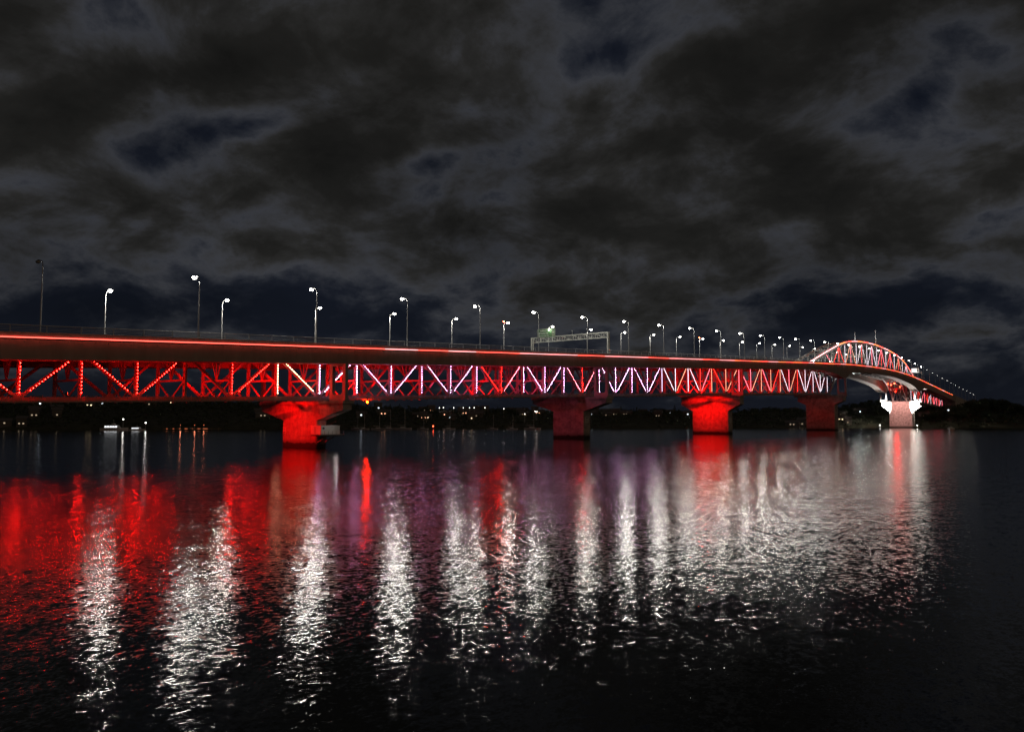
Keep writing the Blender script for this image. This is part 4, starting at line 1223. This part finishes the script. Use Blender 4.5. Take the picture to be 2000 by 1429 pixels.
def yacht(px, py, L_, label):
    p = on_z(px, py); t = thing('yacht', label, 'yacht', (p.x, p.y, 0), YAW + random.uniform(-.4, .4), 'yachts moored on the far side')
    m = MB(); sec = []
    for k in range(9):
        u = k / 8; w_ = L_ * .15 * math.sin(math.pi * min(1, .25 + .75 * (1 - abs(u - .42) / .6)) / 2) * (1 if u < .9 else .35); sec.append([((u - .5) * L_, -w_, L_ * .1), ((u - .5) * L_ * .95, 0, -.4), ((u - .5) * L_, w_, L_ * .1)])
    m.loft(sec); m.build('hull', mat('hull paint', (.45, .45, .45), .35), t)
    m = MB(); m.loft([[(-.2 * L_, -.09 * L_, L_ * .1), (.18 * L_, -.06 * L_, L_ * .1), (.18 * L_, .06 * L_, L_ * .1), (-.2 * L_, .09 * L_, L_ * .1)], [(-.18 * L_, -.07 * L_, L_ * .15), (.1 * L_, -.05 * L_, L_ * .14), (.1 * L_, .05 * L_, L_ * .14), (-.18 * L_, .07 * L_, L_ * .15)]]); m.build('cabin', mat('hull paint', (.45, .45, .45), .35), t)
    m = MB(); m.tube([(.08 * L_, 0, L_ * .1), (.08 * L_, 0, L_ * 1.3)], [.09, .06], 5); m.build('mast', POLEM, t)
    m = MB(); m.tube([(.06 * L_, 0, L_ * .24), (-.35 * L_, 0, L_ * .24)], .09, 5); m.build('boom', POLEM, t)


BW = emis('boat window', (.95, .97, 1), 1.6)
boat(224, 840.4, 18, 'long brightly lit white ferry moored below the pale tree at left', BW, 'ferry', 'ferry', .1)
boat(269, 840.6, 11, 'smaller lit white launch moored right of the ferry', BW, rot=-.1)
boat(1858, 837.6, 7, 'small white launch near the headland right of the white pier', None, rot=.3)
for i, (px, L_) in enumerate(((697, 10), (710, 9), (739, 11), (760, 12), (788, 13), (826, 9), (877, 10), (1040, 13), (962, 9), (1000, 9))):
    yacht(px, 838.6, L_, f'dark moored yacht with bare mast on the far side, {nth(i + 1)} from left')
# lamps that light the moored boats, on short quay posts
for (px, py, zz, pw, c, lab) in ((240, 840.3, 7.5, 160, (1, .95, .85), 'white quay lamp beside the ferry'), (284, 840.3, 5, 160, (1, .97, .9), 'white quay lamp beside the smaller launch')):
    p = on_z(px, py)
    t = thing('quay_lamp', lab, 'lamp', (p.x, p.y, 0))
    m = MB(); m.tube([(0, 0, -3), (0, 0, zz)], .09, 6); m.build('pole', POLEM, t)
    m = MB(); m.ball((0, 0, zz + .3), .4, .4, .3, 8, 4); m.build('lens', emis('quay glow', (1, .96, .9), 18), t)
    ld = bpy.data.lights.new('quay_lamp', 'POINT'); ld.energy = pw; ld.color = c; ld.shadow_soft_size = .4
    lo = bpy.data.objects.new('lamp', ld); COL.objects.link(lo); lo.parent = t; lo.location = (0, 0, zz + .9)
# jetty with orange lights
pa, pb = on_z(318, 840.4), on_z(432, 840.2)
jt = thing('jetty', 'low timber jetty with orange lamps right of the moored boats', 'jetty', (pa.x, pa.y, 0), math.atan2(pb.y - pa.y, pb.x - pa.x))
JL = (pb - pa).length
m = MB(); m.box(0, JL, -1.2, 1.2, 1.0, 1.3); m.build('deck', mat('jetty timber', (.2, .15, .1), .9, var=.3), jt)
for x_ in np.arange(1, JL, 4.5):
    m = MB(); m.tube([(x_, -1.0, -3), (x_, -1.0, 2.0)], .14, 6); m.build('pile', mat('jetty timber', (.2, .15, .1), .9, var=.3), jt)
JE = emis('jetty orange', (1, .25, .1), 1.6)
for x_ in np.arange(3, JL * .82, 4.2):
    w_ = random.choice((.2, .5, 1.0, 1.6))
    m = MB(); m.box(x_ - w_, x_ + w_, -1.3, -1.22, 1.15, 1.3); m.build('lamp_strip', JE, jt)
for i, (px, k_, yt) in enumerate(((228, 'b', 812), (266, 'b', 824), (362, 'b', 826), (376, 'a', 824), (392, 'b', 826))):
    tree_px(k_, px, yt, f'shore tree lit by the quay lamps, {nth(i + 1)} from left', .62, .04, group='lit trees behind the moored boats')
for (px, pw) in ((352, 110), (380, 90), (398, 50)):
    pp = on_z(px, 840.2) ; t = thing('quay_lamp', f'small orange jetty lamp near x {px}'.replace(f' near x {px}', {352: ' nearest the launch', 380: ' in the middle of the jetty', 398: ' at the dark end of the jetty'}[px]), 'lamp', (pp.x, pp.y, 1.302))
    m = MB(); m.tube([(0, 0, 0), (0, 0, 2.2)], .06, 6); m.build('pole', POLEM, t)
    m = MB(); m.ball((0, 0, 2.4), .2, .2, .2, 6, 4); m.build('lens', JE, t)
    ld = bpy.data.lights.new('jetty_lamp', 'POINT'); ld.energy = pw; ld.color = (1, .3, .15); ld.shadow_soft_size = .3
    lo = bpy.data.objects.new('lamp', ld); COL.objects.link(lo); lo.parent = t; lo.location = (0, 0, 2.9)
# red channel buoy
p = on_z(846, 838.2)
t = thing('channel_buoy', 'small channel buoy with a red light on the open water', 'buoy', (p.x, p.y, 0))
m = MB(); m.tube([(0, 0, -.8), (0, 0, .5), (0, 0, .55), (0, 0, 2.2)], [.9, .9, .35, .2], 10); m.build('float', mat('buoy red', (.4, .04, .03), .5), t)
m = MB(); m.ball((0, 0, 2.5), .3, .3, .3, 8, 5); m.build('lens', emis('buoy light', (1, .08, .03), 40), t)
